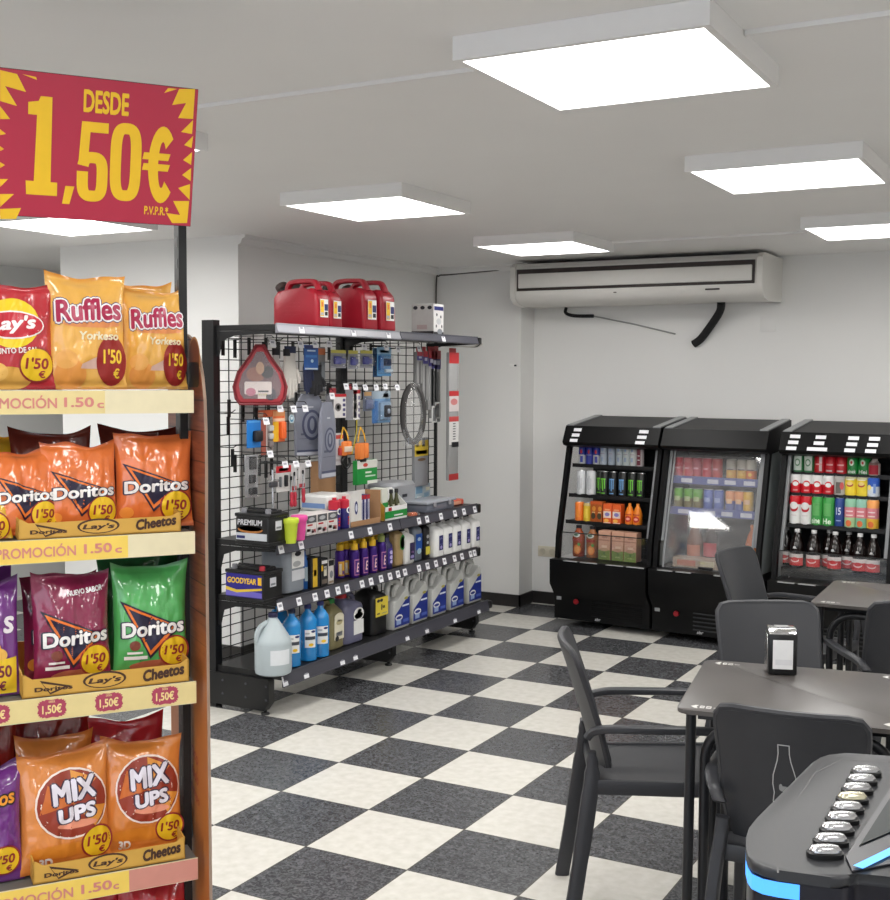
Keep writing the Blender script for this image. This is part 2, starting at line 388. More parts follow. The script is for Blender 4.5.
# base : plinth, deck and feet
m = MB()
for ya, yb in ((GY0, GYM-.004), (GYM+.004, GY1-.05)): m.add(box(GX, ya, ZB-.03, GF+.03, yb, ZB), BLACK)
deck = gp(m, 'base_deck')
for y in (GY0, GYM, GY1-.07):
    m = MB(); m.add(prism([(GX-.05,.02),(GF-.06,.02),(GF-.03,.06),(GF-.03,ZB-.03),(GX-.05,ZB-.03)], y-.02, y+.025, 'y'), BLACK)
    for xx in (GX+.06, GX+.2, GX+.32):
        for zz in (.075, .14): m.add(closed(lathe([(.006,0),(.006,.003)], 8)), RAIL, TR(xx, y-.02, zz) @ RX(90))
    gp(m, 'base_leg')
    for fx in (GF-.065, GX-.02):
        gp(MB().add(lathe([(.02,0),(.022,.004),(.018,.010),(.008,.012),(.008,.022)], 14), BLACKP, TR(fx, y, 0)), 'foot')
TAGS = {
 ZT: [1.4136, 1.8657, 2.207, 2.8166],
 Z2: [1.2472, 1.4074, 1.8453, 2.0274, 2.2296, 2.5438, 2.6351, 2.8003, 2.9728, 3.0876, 3.2728],
 Z3: [1.2374, 1.3894, 1.5231, 1.627, 1.7252, 1.8076, 1.9494, 2.0373, 2.1375, 2.2301, 2.3144, 2.3898, 2.5451, 2.6425, 2.7425, 2.8449, 2.9702, 3.0645, 3.1769, 3.2734],
 ZB: [1.2336, 1.4032, 1.7157, 1.836, 2.362, 2.5825, 2.9202, 3.23]}
def price_rail(z, h, x, ya, yb, par, mr):
    m = MB(); m.add(prism([(x,z+.002),(x+.004,z+.004),(x+.017,z-h+.006),(x+.013,z-h),(x,z-h)], ya, yb, 'y'), mr)
    for q in (0, 1): m.add(box(x+.0145-q*.0115, ya, z-h+.003 if q==0 else z-.002, x+.0195-q*.0115, yb, z-h+.008 if q==0 else z+.005), RAIL if mr is RAIL else mr)
    return gp(m, 'price_rail', par)
def price_tags(z, h, x, par):
    for y in TAGS[z]:
        y = min(y, GY1-.19 if z != ZB else GY1-.09)
        m = MB(); s = .026
        m.add(closed(rbox(.0012, 2*s-.012, h*.72, .0004, 1)), TAGW, TR(x+(.0172 if h > .05 else .0195), y, z-h*.88) @ RY(-15))
        m.add(rect(-.012, .018, .012, .030, -.0009), P(150,150,160,.6), TR(x+(.0172 if h > .05 else .0195), y, z-h*.88) @ RY(-15) @ RZ(90))
        gp(m, 'price_tag', par)
def shelf(z, ya, yb, xf, mr=RAIL, h=.055, tags=True):
    m = MB(); m.add(box(GX, ya, z-.028, xf, yb, z-.001), BLACK)
    o = gp(m, 'shelf')
    r = price_rail(z, h, xf, ya, yb, o, mr)
    return o
def bracket(z, y, xf, par):
    m = MB(); m.add(prism([(GX+.012,z-.03),(GX+.012,z-.15),(GX+.03,z-.15),(GX+.05,z-.075),(GX+.12,z-.052),(xf-.01,z-.042),(xf-.01,z-.03)], y-.002, y+.003, 'y'), BLACK)
    gp(m, 'bracket')
for z in (Z3, Z2, ZT):
    mr = RAILT if z == ZT else RAIL
    h = .042 if z == ZT else .055
    o1 = shelf(z, GY0+.005, GYM-.003, GF, mr, h); o2 = shelf(z, GYM+.003, GY1-.15, GF, RAIL, h)
    for i, y in enumerate(TAGS[z]):
        pass
    keep = TAGS[z]
    TAGS[z] = [y for y in keep if y < GYM]; price_tags(z, h, GF, o1)
    TAGS[z] = [y for y in keep if y >= GYM]; price_tags(z, h, GF, o2)
    for y in (GY0+.008, GYM-.006, GYM+.006, GY1-.155): bracket(z, y, GF, gon)
    m = MB(); m.add(closed(rbox(.03, .035, h, .006)), BLACKP, TR(GF+.006, GY1-.14, z-h)); gp(m, 'rail_end')
price_rail(ZB, .065, GF+.03, GY0+.005, GY1-.05, deck, RAIL); price_tags(ZB, .065, GF+.03, deck)
m = MB(); m.add(closed(rbox(.05, .05, .05, .012)), BLACKP, TR(GF+.02, GY1-.02, ZB-.055)); gp(m, 'rail_end')
# hooks with their white price tags
def hook(y, z, x1=-1.17, tagged=True, x0=GX):
    m = MB(); m.add(box(x0+.002, y-.009, z-.075, x0+.010, y+.009, z+.012), BLACKP)
    m.add(tube([(x0+.005,y,z),(x1-.02,y,z),(x1,y,z+.012)], .0025, 6), WIRE)
    if tagged: m.add(tube([(x0+.005,y,z+.03),(x1,y,z+.03),(x1+.012,y,z+.02)], .0022, 6), WIRE)
    o = gp(m, 'hook')
    if tagged:
        t = MB(); t.add(closed(rbox(.0012, .046, .034, .0004, 1)), TAGW, TR(x1+.010, y, z-.022) @ RY(-14))
        t.add(rect(-.016, .016, .010, .026, -.0009), P(165,165,175,.6), TR(x1+.010, y, z-.022) @ RY(-14) @ RZ(90))
        gp(t, 'price_tag', o)
HT = [(1.3779, 1.7668), (1.6073, 1.7658), (1.7326, 1.7691), (1.858, 1.7751), (2.1923, 1.768), (2.4193, 1.7709), (2.5491, 1.7628), (2.7871, 1.7713), (2.0161, 1.5559), (2.1031, 1.5556), (2.2023, 1.5498), (2.3146, 1.5493), (2.409, 1.5544), (2.5387, 1.5482), (1.4355, 1.4514), (1.5465, 1.4468), (1.644, 1.4473), (1.3237, 1.394), (1.3539, 1.2344), (1.4743, 1.1764), (1.5657, 1.1733), (1.6684, 1.1696), (1.8846, 1.5072)]
for y, z in HT: hook(y, z)
HB = [(1.2877, 1.7765), (1.4887, 1.7824), (1.6268, 1.7865), (1.3297, 1.4767), (1.4381, 1.4749), (1.5339, 1.4734), (1.2352, 1.4301), (1.2444, 1.2611), (1.3728, 1.2055), (1.4512, 1.2011), (1.6215, 1.1608), (1.8997, 1.3087), (2.1811, 1.5564), (2.6222, 1.781)]
for y, z in HB: hook(y, z, GX+.12, False)
WH = P(200,196,188,0.4)
for dy in (0, .03, .055):
    m = MB(); m.add(tube(bez([(GX,3.28+dy,1.80),(-1.2,3.29+dy,1.795),(-1.08,3.30+dy,1.79),(-1.04,3.30+dy,1.81)], 5), .004, 6), WH if dy != .03 else WIRE); gp(m, 'hook')
# ------------------------------------------------------------------ goods on the shelves of the steel unit
def bprism(pl, d0, d1, r, axis='y', seg=2):
    v, f = prism(pl, d0, d1, axis); bm = bmesh.new(); vs = [bm.verts.new(p) for p in v]
    for q in f: bm.faces.new([vs[i] for i in q])
    bmesh.ops.bevel(bm, geom=bm.edges[:], offset=r, segments=seg, profile=0.5, affect='EDGES', clamp_overlap=True)
    bmesh.ops.recalc_face_normals(bm, faces=bm.faces[:]); bm.verts.index_update()
    out = [tuple(p.co) for p in bm.verts], [tuple(p.index for p in q.verts) for q in bm.faces]; bm.free(); return out
def GM(y, x, z, a=0): return TR(x, y, z) @ RZ(90 + a)      # front (-y) turned to the aisle (+X)
def cylmap(r): return lambda x, z: (r*math.sin(x/r), -r*math.cos(x/r), z)
def sub(name, mbo, par, M=None): return mbo.build(name, par, M)
def art(m, items, d, w, h, L=None):          # flat artwork on the front (F) or left side (L) of a pack w x d x h
    for it in items:
        k, face = it[0], it[1]
        fw = w if face == 'F' else d; off = (d if face == 'F' else w) / 2 + .0007
        M = None if face == 'F' else RZ(-90)
        if k == 'r': m.add(rect(it[2]*fw, it[3]*h, it[4]*fw, it[5]*h, -off), it[6], M)
        elif k == 'e': m.add(ell(it[2]*fw, it[3]*h, it[4]*fw, it[5]*h, -off - .0003), it[6], M)
        elif k == 't': m.add(text(it[2], it[5]*fw, it[6]*h, it[8] if len(it) > 8 else .03, y=-off - .0006, cx=it[3]*fw, cz=it[4]*h), it[7], M)
def carton(name, label, cat, M, w, d, h, base, items=(), group=None, r=.002):
    m = mb(closed(rbox(w, d, h, r, 1)), base); art(m, items, d, w, h)
    o = m.build(name, None, M); return tag(o, label, cat, group)
RED = P(176,30,40); DRED = mat('red_plastic_can', rgb(158,22,40), 0.38, var=0.05); NAVY = P(34,40,100); BLUE = P(30,84,170); YEL = P(238,190,40); LIME = P(196,214,60); PINK = P(226,80,160)
ORG = P(232,120,40); GRN = P(30,140,60); GREY = P(120,124,130); LGREY = P(176,178,180); TAN = P(168,128,92, .8); CREAM = P(226,220,196); PURP = P(82,40,150); DK = P(30,30,34); SKY = P(70,160,220); WPAP = P(232,232,230,.55); OLIVE = P(126,118,84,.35)
CLEAR = thin_glass('clear_film', 1.6, .03, (.9,.9,.92), .06)

# red fuel cans
def fuel_can(label, M, L, W, H, first=None):
    if first: return copy_thing(first, M, label, 'red fuel cans on the top shelf')
    t = thing('fuel_can', label, 'fuel can', M, 'red fuel cans on the top shelf')
    f, b = -L/2, L/2
    pl = [(f,0),(b,0),(b,.64*H),(b-.10*L,.80*H),(b-.26*L,.80*H),(f+.30*L,.77*H),(f+.16*L,.86*H),(f+.03*L,.70*H)]
    sub('body', mb(bprism(pl, -W/2, W/2, .018, 'x', 3), DRED), t)
    hd = bez([(0,f+.10*L,.78*H),(0,f+.18*L,.95*H),(0,f+.30*L,.985*H),(0,b-.36*L,.985*H),(0,b-.24*L,.93*H),(0,b-.20*L,.80*H)], 5)
    sub('handle', mb(flatbar(hd, W*.34, .026, (1,0,0)), DRED), t)
    c = MB().add(closed(lathe([(.026,0),(.026,.03),(.022,.034)], 14)), BLACKP, TR(0, b-.13*L, .76*H) @ RX(-32)); c.add(closed(lathe([(.030,.022),(.032,.024),(.032,.046),(.026,.052)], 14)), mat('brown_cap', rgb(60,44,40), .5), TR(0, b-.13*L, .76*H) @ RX(-32))
    sub('cap', c, t)
    lb = MB(); lb.add(rect(-W*.30, .22*H, W*.30, .60*H, f-.0012), WPAP); lb.add(rect(-W*.28, .24*H, -W*.02, .58*H, f-.0016), YEL); lb.add(rect(W*.02, .36*H, W*.28, .50*H, f-.0016), NAVY); lb.add(rect(-W*.26,.26*H,-W*.06,.32*H,f-.002), LGREY); lb.add(rect(W*.04,.26*H,W*.25,.34*H,f-.002), DK); lb.add(rect(-W*.2,.44*H,-W*.08,.54*H,f-.002), ORG)
    for v in (0,): sub('label', lb, t, TR(0,0,0))
    rl = MB()
    for k in range(4): rl.add(box(-W/2-.0012, -.10*L, (.28+.08*k)*H, -W/2+.001, .22*L, (.295+.08*k)*H), DRED)
    sub('embossing', rl, t)
    return t
fc = [1.6475, 1.7974, 2.1279, 2.3313]
c1 = fuel_can('front red fuel can on the top shelf, nearest the camera', GM(fc[0]+.03, -1.21, ZT), .275, .115, .235)
c2 = fuel_can('second red fuel can, mostly hidden behind the front one', GM(fc[1]+.02, -1.225, ZT), .275, .115, .235, c1)
c3 = fuel_can('third and tallest-looking red fuel can on the top shelf', GM(fc[2]-.015, -1.215, ZT), .30, .14, .27)
fuel_can('fourth red fuel can, at the far end of the can row', GM(fc[3]-.06, -1.20, ZT), .30, .14, .27, c3)
bx = carton('product_box', 'white printed product box standing alone at the far end of the top shelf', 'box', GM(2.8936, -1.17, ZT, 0), .12, .15, .185, P(204,202,200), [('r','L',-.5,.0,.5,.14,DK),('r','F',-.5,0,.5,.12,DK),('e','F',.1,.13,.25,.09,GREY),('r','L',-.25,.2,.2,.34,P(190,170,170)),('e','L',-.32,.88,.10,.06,INK),('e','L',0,.88,.10,.06,INK),('e','L',.32,.88,.10,.06,INK),('r','F',-.45,.80,.45,.92,NAVY),('e','F',-.2,.66,.07,.05,INK),('e','F',.2,.6,.07,.05,INK),('e','F',0,.45,.25,.1,LGREY),('e','F',-.25,.3,.06,.05,INK),('e','F',.3,.3,.06,.05,INK)])

# car batteries : long face towards the near end of the aisle
def battery(label, M, w, d, h, face):
    t = thing('car_battery', label, 'car battery', M, 'car batteries')
    sub('case', MB().add(closed(rbox(w-.01, d-.006, h*.80, .005)), BLACKP).add(closed(rbox(w, d, .016, .004)), BLACKP), t)
    ld = MB().add(closed(rbox(w, d, h*.10, .004)), BLACKP, TR(0,0,h*.79)); ld.add(closed(rbox(w*.78, d*.5, h*.10, .004)), BLACKP, TR(.01,.0,h*.87))
    for k in range(6): ld.add(closed(lathe([(.010,0),(.010,.004),(.006,.005)], 10)), DK, TR(-.07+.028*k, .0, h*.965))
    sub('lid', ld, t)
    for x, m_ in ((-w*.36, P(120,120,125,.3)), (w*.34, P(170,30,50) if 'purple' in label else P(120,120,125,.3))):
        sub('terminal', mb(closed(lathe([(.015,0),(.014,.02),(.011,.024)], 14)), m_, TR(x, -d*.26, h*.875)), t)
    sub('carry_handle', mb(tube([(-w*.42,d*.02,h*.9),(-w*.40,d*.02,h*.985),(w*.40,d*.02,h*.985),(w*.42,d*.02,h*.9)], .005, 6), BLACKP), t)
    lb = MB(); y = -(d-.006)/2 - .0008
    for k in face:
        if k[0] == 'r': lb.add(rect(k[1]*w, k[2]*h, k[3]*w, k[4]*h, y - k[6]*.0004), k[5])
        elif k[0] == 'p': lb.add(poly([(a*w, b*h) for a, b in k[1]], y - .0007), k[2])
        elif k[0] == 'e': lb.add(ell(k[1]*w, k[2]*h, k[3]*w, k[4]*h, y - .0006), k[5])
        else: lb.add(text(k[1], k[4]*w, k[5]*h, k[7] if len(k) > 7 else .03, .1, y=y - .0012, cx=k[2]*w, cz=k[3]*h), k[6])
    sub('label', lb, t)
    s = MB().add(rect(-.024, h*.42, .024, h*.68, -(w-.01)/2 - .0008), P(200,200,206), RZ(90)); s.add(rect(-.018,h*.46,.018,h*.52,-(w-.01)/2-.0012), GREY, RZ(90)); sub('sticker', s, t)
    return t
A_, B_ = (-0.9967, 1.1186), (-1.242, 1.209)
battery('black battery with silver and gold label on the middle shelf', TR(A_[0]-.100, A_[1]+.080, Z2), .200, .158, .165,
  [('r',-.46,.14,.43,.74,P(20,18,20),0),('e',-.05,.44,.36,.10,P(176,112,56,.3)),('e',-.05,.47,.34,.075,P(20,18,20)),('r',-.46,.14,.43,.34,P(196,200,206),1.6),('r',-.44,.18,-.2,.26,NAVY,2.4),('t','PREMIUM',-.06,.64,.72,.16,P(206,206,210))])
A_, B_ = (-1.0362, 1.1307), (-1.3475, 1.247)
battery('black battery with purple and yellow label on the lower shelf', TR(A_[0]-.115, A_[1]+.076, Z3), .230, .150, .165,
  [('r',-.48,.12,.44,.78,P(40,32,130),0),('p',[(-.48,.40),(-.2,.32),(.44,.42),(.44,.36),(-.2,.24),(-.48,.30)],P(220,190,60)),('p',[(-.48,.30),(-.2,.24),(.2,.30),(.44,.28),(.44,.14),(-.48,.14)],P(110,100,190)),('r',.34,.50,.43,.72,YEL,2.2),('t','GOODYEAR',-.07,.59,.74,.17,P(240,196,60),.04)])

# bottles and jugs --------------------------------------------------------
def jug(name, label, M, w, d, h, body, cap, labels=(), group=None, neck=-.22, cat='jug', e=5.0, capr=.17, top=.74):
    t = thing(name, label, cat, M, group)
    R_ = [sring(w*.9, d*.88, 0, e), sring(w, d, .008, e), sring(w, d, h*top, e), sring(w*.94, d*.92, h*(top+.05), e), sring(w*.60, d*.62, h*(top+.13), 3, cx=neck*w*.5), sring(w*.30, d*.40, h*(top+.17), 2.2, cx=neck*w), sring(w*.28, d*.38, h*(top+.20), 2, cx=neck*w)]
    b = MB().add(loft(R_), body)
    g = -1 if neck > .1 else 1; nk = neck*g
    b.add(tube([(q.x*g, q.y, q.z) for q in bez([(nk*w+.06*w,0,h*(top+.13)),(nk*w+.20*w,0,h*(top+.225)),(.24*w,0,h*(top+.225)),(.40*w,0,h*(top+.13)),(.42*w,0,h*(top+.0))], 4)], min(.014, d*.13), 8), body)
    sub('body', b, t)
    cr = w * capr
    sub('cap', mb(closed(lathe([(cr,0),(cr,.020),(cr*.9,.024)], 14)), cap, TR(neck*w, 0, h*(top+.19))), t)
    if labels:
        lb = MB(); art(lb, labels, d, w, h); sub('label', lb, t)
    return t
def bottle(name, label, M, prof, h, body, cap, capz, capr, labels=(), group=None, cat='bottle', r=None, n=22):
    t = thing(name, label, cat, M, group)
    sub('body', mb(lathe([(a, b*h) for a, b in prof], n), body), t)
    sub('cap', mb(closed(lathe([(capr,0),(capr,.018),(capr*.85,.022)], 14)), cap, TR(0,0,capz*h)), t)
    if labels:
        lb = MB()
        for k in labels:
            vf = rect(k[1], k[2]*h, k[3], k[4]*h) if k[0] == 'r' else ell(k[1], k[2]*h, k[3], k[4]*h) if k[0] == 'e' else text(k[1], k[4], k[5]*h, .03, cx=k[2], cz=k[3]*h)
            lb.add(onto(vf, cylmap(r + (k[6] if k[0] == 'r' else .0016))), k[5] if k[0] != 't' else k[6])
        sub('label', lb, t)
    return t
MILKY = mat('milky_plastic', rgb(180,191,195), 0.32, var=0.03); BLUEL = mat('blue_wash_liquid', rgb(34,132,200), 0.16, var=0.08, coat=0.5)
J = (-1.0317, 1.1446)
t = thing('water_jug', 'milky white jug with blank label, first on the bottom shelf', 'jug', TR(J[0]-.02, J[1]+.075, ZB) @ RZ(62))
sub('body', mb(lathe([(.074,0),(.084,.006),(.087,.02),(.087,.150),(.080,.172),(.044,.228),(.028,.252),(.021,.262),(.020,.275)], 30), MILKY), t)
sub('liquid_line', mb(lathe([(.0876,.142),(.0876,.145)], 30, False, False), P(180,190,194)), t)
sub('handle', mb(tube(bez([(-.030,0,.245),(-.066,0,.225),(-.084,0,.185),(-.078,0,.15)], 5), .013, 8), MILKY), t)
sub('cap', mb(closed(lathe([(.023,0),(.023,.018),(.020,.021)], 16)), P(40,36,70), TR(0,0,.268)), t)
sub('label', mb(onto(rect(-.052,.055,.05,.125), cylmap(.0884)), P(226,230,234)), t)
BP = [(.036,0),(.044,.02),(.045,.06),(.043,.12),(.045,.16),(.045,.70),(.041,.77),(.026,.85),(.016,.89),(.014,.95)]
BL = [('r',-.028,.26,.030,.58,WPAP,.0012),('r',-.026,.40,.028,.46,P(60,66,76),.0018),('e',.016,.545,.013,.022,NAVY),('e',.004,.31,.013,.028,YEL),('r',-.026,.50,-.004,.53,LGREY,.0018)]
for k, (px, py, l) in enumerate([((-1.0121, 1.3544),0,'blue screen wash bottle next to the milky jug, label facing the aisle'),((-1.0153, 1.4921),0,'middle blue screen wash bottle of the front three'),((-1.0096, 1.5918),0,'blue screen wash bottle beside the green-capped jug'),((-1.2271, 1.542),0,'blue screen wash bottle behind, peeking out past the milky jug')]):
    bottle('screenwash_bottle', l, TR(px[0]-.045, px[1]+.02, ZB) @ RZ(52), BP, .275, BLUEL, NAVY if k else P(20,30,60), .94, .018, BL, 'blue screen wash bottles', r=.045)
def YWX(a): return a
a = (1.7835, 0.1193)
jug('fluid_jug', 'olive clear jug with a green cap and cream label', GM(a[0], -1.13, ZB), a[1]+.02, .13, .275, OLIVE, GRN, [('r','F',-.22,.18,.40,.60,CREAM),('e','F',.09,.60,.31,.08,CREAM),('r','F',-.1,.24,.3,.32,GREY),('e','F',.1,.5,.2,.05,P(180,170,130)),('e','F',-.05,.2,.12,.05,DK)], neck=.18, cat='jug', top=.64)
a = (1.9437, 0.1633)
jug('fluid_jug', 'grey-violet jug with white label and a red cap, bottom shelf', GM(a[0], -1.13, ZB), a[1]+.02, .14, .285, P(104,104,128,.3), RED, [('r','F',-.1,.16,.42,.42,WPAP),('e','F',.16,.53,.27,.12,WPAP),('e','F',.16,.50,.22,.06,INK),('e','F',.2,.58,.12,.04,GREY)], neck=-.2, top=.66)
a = (2.192, 0.1543)
jug('fluid_jug', 'black jug with a bright yellow label, bottom shelf', GM(a[0], -1.13, ZB), a[1]+.0, .15, .285, BLACKP, DK, [('r','F',-.38,.36,.44,.72,P(228,206,70)),('e','F',-.2,.66,.10,.03,INK),('e','F',.0,.66,.10,.03,INK),('r','F',-.02,.47,.06,.58,INK),('r','F',.08,.50,.24,.55,INK),('r','F',-.3,.40,-.1,.43,INK),('r','F',.02,.40,.36,.415,GREY)], neck=-.22, top=.70)
# five silver-grey coolant jugs
SILV = mat('silver_grey_jug', rgb(188,189,186), 0.32, 0.0, var=0.03); DBL = P(34,52,136,.4)
def coolant(label, M, w=.175, h=.275, d=.11, first=None):
    if first: return copy_thing(first, M, label, 'silver-grey jugs with blue labels')
    t = thing('coolant_jug', label, 'jug', M, 'silver-grey jugs with blue labels')
    pl = [(-w/2,0),(w/2,0),(w/2,.66*h),(w*.40,.80*h),(w*.26,.84*h),(-.02*w,.66*h),(-.17*w,.60*h),(-w/2,.60*h)]
    b = MB().add(bprism(pl, -d/2, d/2, .011, 'y', 2), SILV)
    b.add(tube(bez([(-w*.42,0,.56*h),(-w*.43,0,.80*h),(-w*.30,0,.945*h),(-w*.06,0,.965*h),(w*.20,0,.90*h),(w*.34,0,.80*h)], 5), [.017]*6+[.018]*20, 10), SILV)
    b.add(tube(bez([(-w*.05,0,.62*h),(w*.02,0,.76*h),(w*.20,0,.86*h)], 5), .016, 8), SILV)
    sub('body', b, t)
    sub('cap', mb(closed(lathe([(.020,0),(.020,.024),(.017,.027)], 14)), BLACKP, TR(w*.30,.012,.85*h)), t)
    lb = MB(); y = -d/2 - .0008
    lb.add(poly([(-w*.46,.06*h),(w*.46,.06*h),(w*.46,.62*h),(w*.18,.56*h),(-w*.2,.40*h),(-w*.46,.30*h)], y), DBL)
    lb.add(ell(-w*.20,.24*h,w*.22,.065*h,y-.0006), WPAP); lb.add(ell(-w*.20,.24*h,w*.17,.03*h,y-.001), DBL); lb.add(rect(-w*.36,.10*h,-w*.08,.20*h,y-.0006), P(150,170,210)); lb.add(rect(w*.0,.44*h,w*.42,.475*h,y-.0006), P(220,226,240)); lb.add(rect(w*.06,.12*h,w*.40,.18*h,y-.0006), P(80,100,180))
    lb.add(ell(w*.24,.60*h,w*.12,.03*h,y-.0006), P(170,160,80))
    sub('label', lb, t)
    return t
CY = [2.3752, 2.5807, 2.8037, 3.027, 3.2631]
c0 = None
for k, y in enumerate(CY):
    l = ['silver-grey jug with blue label beside the black jug','second silver-grey jug from the black jug','third silver-grey jug, middle of the five','fourth silver-grey jug from the black jug','silver-grey jug at the far end of the bottom shelf'][k]
    o = coolant(l, GM(y+.012, -1.095, ZB), first=c0); c0 = c0 or o
# ---- lower-middle shelf
Q = (-0.9748, 1.11)
a = (1.4426, 0.157)
jug('fluid_jug', 'large clear grey jug with white labels behind the purple battery', GM(a[0], -1.16, Z3), a[1]+.005, .17, .245, P(140,146,154,.25), LGREY, [('r','F',-.25,.50,.38,.88,WPAP),('e','F',.06,.78,.16,.05,INK),('r','F',-.25,.25,.40,.46,P(214,216,222)),('e','F',.0,.58,.2,.06,LGREY)], neck=-.2, top=.86)
a = (1.5494, 0.0426)
bottle('fluid_bottle', 'slim blue bottle squeezed between the clear grey jug and the yellow box', GM(a[0]+.01, -1.12, Z3), [(.028,0),(.030,.02),(.030,.7),(.014,.85),(.012,.95)], .20, P(40,96,170,.3), NAVY, .94, .014, [('r',-.022,.2,.022,.55,P(170,190,200),.001)], r=.030)
a = (1.594, 0.0778)
carton('bulb_box', 'tall black box with a yellow side strip, lower middle shelf', 'box', GM(a[0], -1.10, Z3), a[1], .06, .155, DK, [('r','F',-.3,.04,.2,.97,P(220,180,50)),('r','F',-.2,.4,.1,.6,P(200,150,40))])
a = (1.6727, 0.062)
carton('bulb_box', 'black and white box with product picture beside the yellow-striped box', 'box', GM(a[0], -1.10, Z3), a[1], .06, .14, DK, [('r','F',-.4,.80,.4,.92,WPAP),('r','F',-.1,.35,.3,.7,P(210,206,190)),('t','F','H7',.1,.62,.3,.12,INK),('r','F',-.4,.08,.4,.24,P(110,100,90)),('r','F',-.45,.55,-.2,.75,YEL)])
a = (1.7329, 0.0495)
carton('bulb_box', 'white box with grey picture, nearest the purple spray cans', 'box', GM(a[0], -1.10, Z3), a[1], .06, .125, P(206,200,196), [('r','F',-.45,.75,.45,.98,DK),('e','F',0,.4,.3,.15,GREY),('r','F',-.4,.05,.4,.14,P(150,130,110))])
# purple spray cans with yellow caps
CANP = mat('purple_tin', rgb(66,34,128), 0.28, 0.35, var=0.04)
def spray(label, M, front=True, cap=YEL, h=.20, r=.027):
    t = thing('spray_can', label, 'spray can', M, 'purple spray cans with yellow caps')
    sub('body', mb(lathe([(r*.95,0),(r,.004),(r,h*.66),(r*.96,h*.68),(r*.74,h*.72),(r*.7,h*.73)], 18), CANP), t)
    sub('cap', mb(closed(lathe([(r*.72,0),(r*.74,h*.13),(r*.66,h*.16),(r*.45,h*.17),(r*.45,h*.235),(r*.3,h*.25)], 16)), cap, TR(0,0,h*.725)), t)
    lb = MB()
    if front: lb.add(onto(rect(-.018,.06*h,.018,.44*h), cylmap(r+.0008)), P(226,170,60)); lb.add(onto(rect(-.014,.10*h,.0,.38*h), cylmap(r+.0014)), P(236,226,200)); lb.add(onto(rect(.004,.10*h,.014,.2*h), cylmap(r+.0014)), PURP)
    else: lb.add(onto(rect(-.020,.06*h,.020,.48*h), cylmap(r+.0008)), P(206,130,170)); lb.add(onto(rect(-.017,.085*h,.017,.455*h), cylmap(r+.0012)), P(74,34,120)); lb.add(onto(text('E', .018, .24*h, .02, .2, cx=0, cz=.27*h), cylmap(r+.0018)), P(240,200,190))
    sub('label', lb, t); return t
SP = [1.9173, 1.9742, 2.0321, 1.969, 2.0567, 2.1465, 2.2386]
SL = ['yellow-labelled purple spray can, nearest the white box','second yellow-labelled purple spray can in the front row','third yellow-labelled purple spray can, at the corner of the group','purple spray can with a letter on its label, next to the yellow-labelled ones','second lettered purple spray can','third lettered purple spray can, right of centre','lettered purple spray can with a grey-green cap, beside the purple bottle']
for k, y in enumerate(SP): spray(SL[k], GM(y, -1.14 if k < 3 else -1.085, Z3, -38 if k < 3 else -12), k < 3, P(150,160,90) if k == 6 else YEL, .215 if k == 6 else .20)
for k, y in enumerate([SP[3]+.05+.085*q for q in range(5)]): spray(['back-row purple spray can behind the first yellow-labelled one','back-row purple spray can behind the second yellow label','back-row purple spray can in the middle of its row','back-row purple spray can fourth along','back-row purple spray can furthest along'][k], GM(y, -1.20, Z3, -30), True)
a = (2.2957, 0.0843)
bottle('fluid_bottle', 'dark purple bottle between the spray cans and the tan jug', GM(a[0], -1.09, Z3), [(.034,0),(.036,.02),(.036,.70),(.018,.84),(.015,.95)], .185, P(44,36,92,.3), DK, .93, .018, [('r',-.025,.15,.025,.62,P(60,40,130),.001),('e',-.002,.5,.014,.06,P(190,180,220)),('e',-.002,.35,.014,.06,P(190,180,220)),('e',-.002,.22,.012,.05,P(190,180,220))], r=.036)
a = (2.4084, 0.0975)
jug('oil_jug', 'tan jug with a green ring label and red cap', GM(a[0], -1.13, Z3), a[1]-.004, .13, .215, P(166,140,98,.35), RED, [('e','F',.25,.60,.3,.2,GRN),('e','F',.25,.60,.24,.16,P(214,206,176))], neck=-.2, top=.80)
WJ = P(222,222,220,.35)
a = (2.4982, 0.1057)
jug('white_jug', 'white jug with dark label beside the tan jug', GM(a[0], -1.10, Z3), a[1]-.004, .10, .20, WJ, DK, [('r','F',-.1,.12,.44,.60,P(50,44,84)),('r','F',.0,.3,.3,.36,P(160,120,170)),('e','F',.15,.2,.2,.05,P(150,140,190))], neck=-.2)
a = (2.6227, 0.0976)
jug('coolant_bottle', 'clear grey bottle with a blue label on the lower middle shelf', GM(a[0], -1.12, Z3), a[1]-.003, .10, .215, P(120,130,142,.2), P(80,90,100), [('r','F',-.35,.30,.40,.72,BLUE),('e','F',.05,.26,.25,.08,P(170,200,214)),('e','F',.05,.58,.2,.05,P(190,214,230))], neck=0, top=.82)
a = (2.7183, 0.0706)
jug('coolant_bottle', 'narrow black bottle with a yellow patch beside the white jugs', GM(a[0], -1.11, Z3), a[1]-.003, .09, .21, DK, BLACKP, [('r','F',-.35,.12,.4,.34,P(214,200,70)),('e','F',0,.62,.22,.05,LGREY),('e','F',0,.45,.2,.04,LGREY)], neck=0, top=.8)
WJX = [2.805, 2.9197, 3.03, 3.1524, 3.2787]
w0 = None
for k, y in enumerate(WJX):
    l = ['first of the five white jugs, beside the narrow black bottle','second white jug of the five','third white jug, last before the small gap','fourth white jug, just after the small gap','white jug at the far end of the lower middle shelf'][k]
    M = GM(y, -1.10, Z3)
    if w0 is None: w0 = jug('white_jug', l, M, .112, .14, .205, WJ, BLACKP, [('r','F',-.12,.20,.30,.62,NAVY),('r','F',-.05,.5,.22,.56,P(170,170,210)),('e','F',.1,.28,.12,.05,P(170,160,210)),('r','F',-.08,.36,.26,.38,P(120,120,180))], 'white jugs with navy labels', neck=-.2)
    else: copy_thing(w0, M, l, 'white jugs with navy labels')
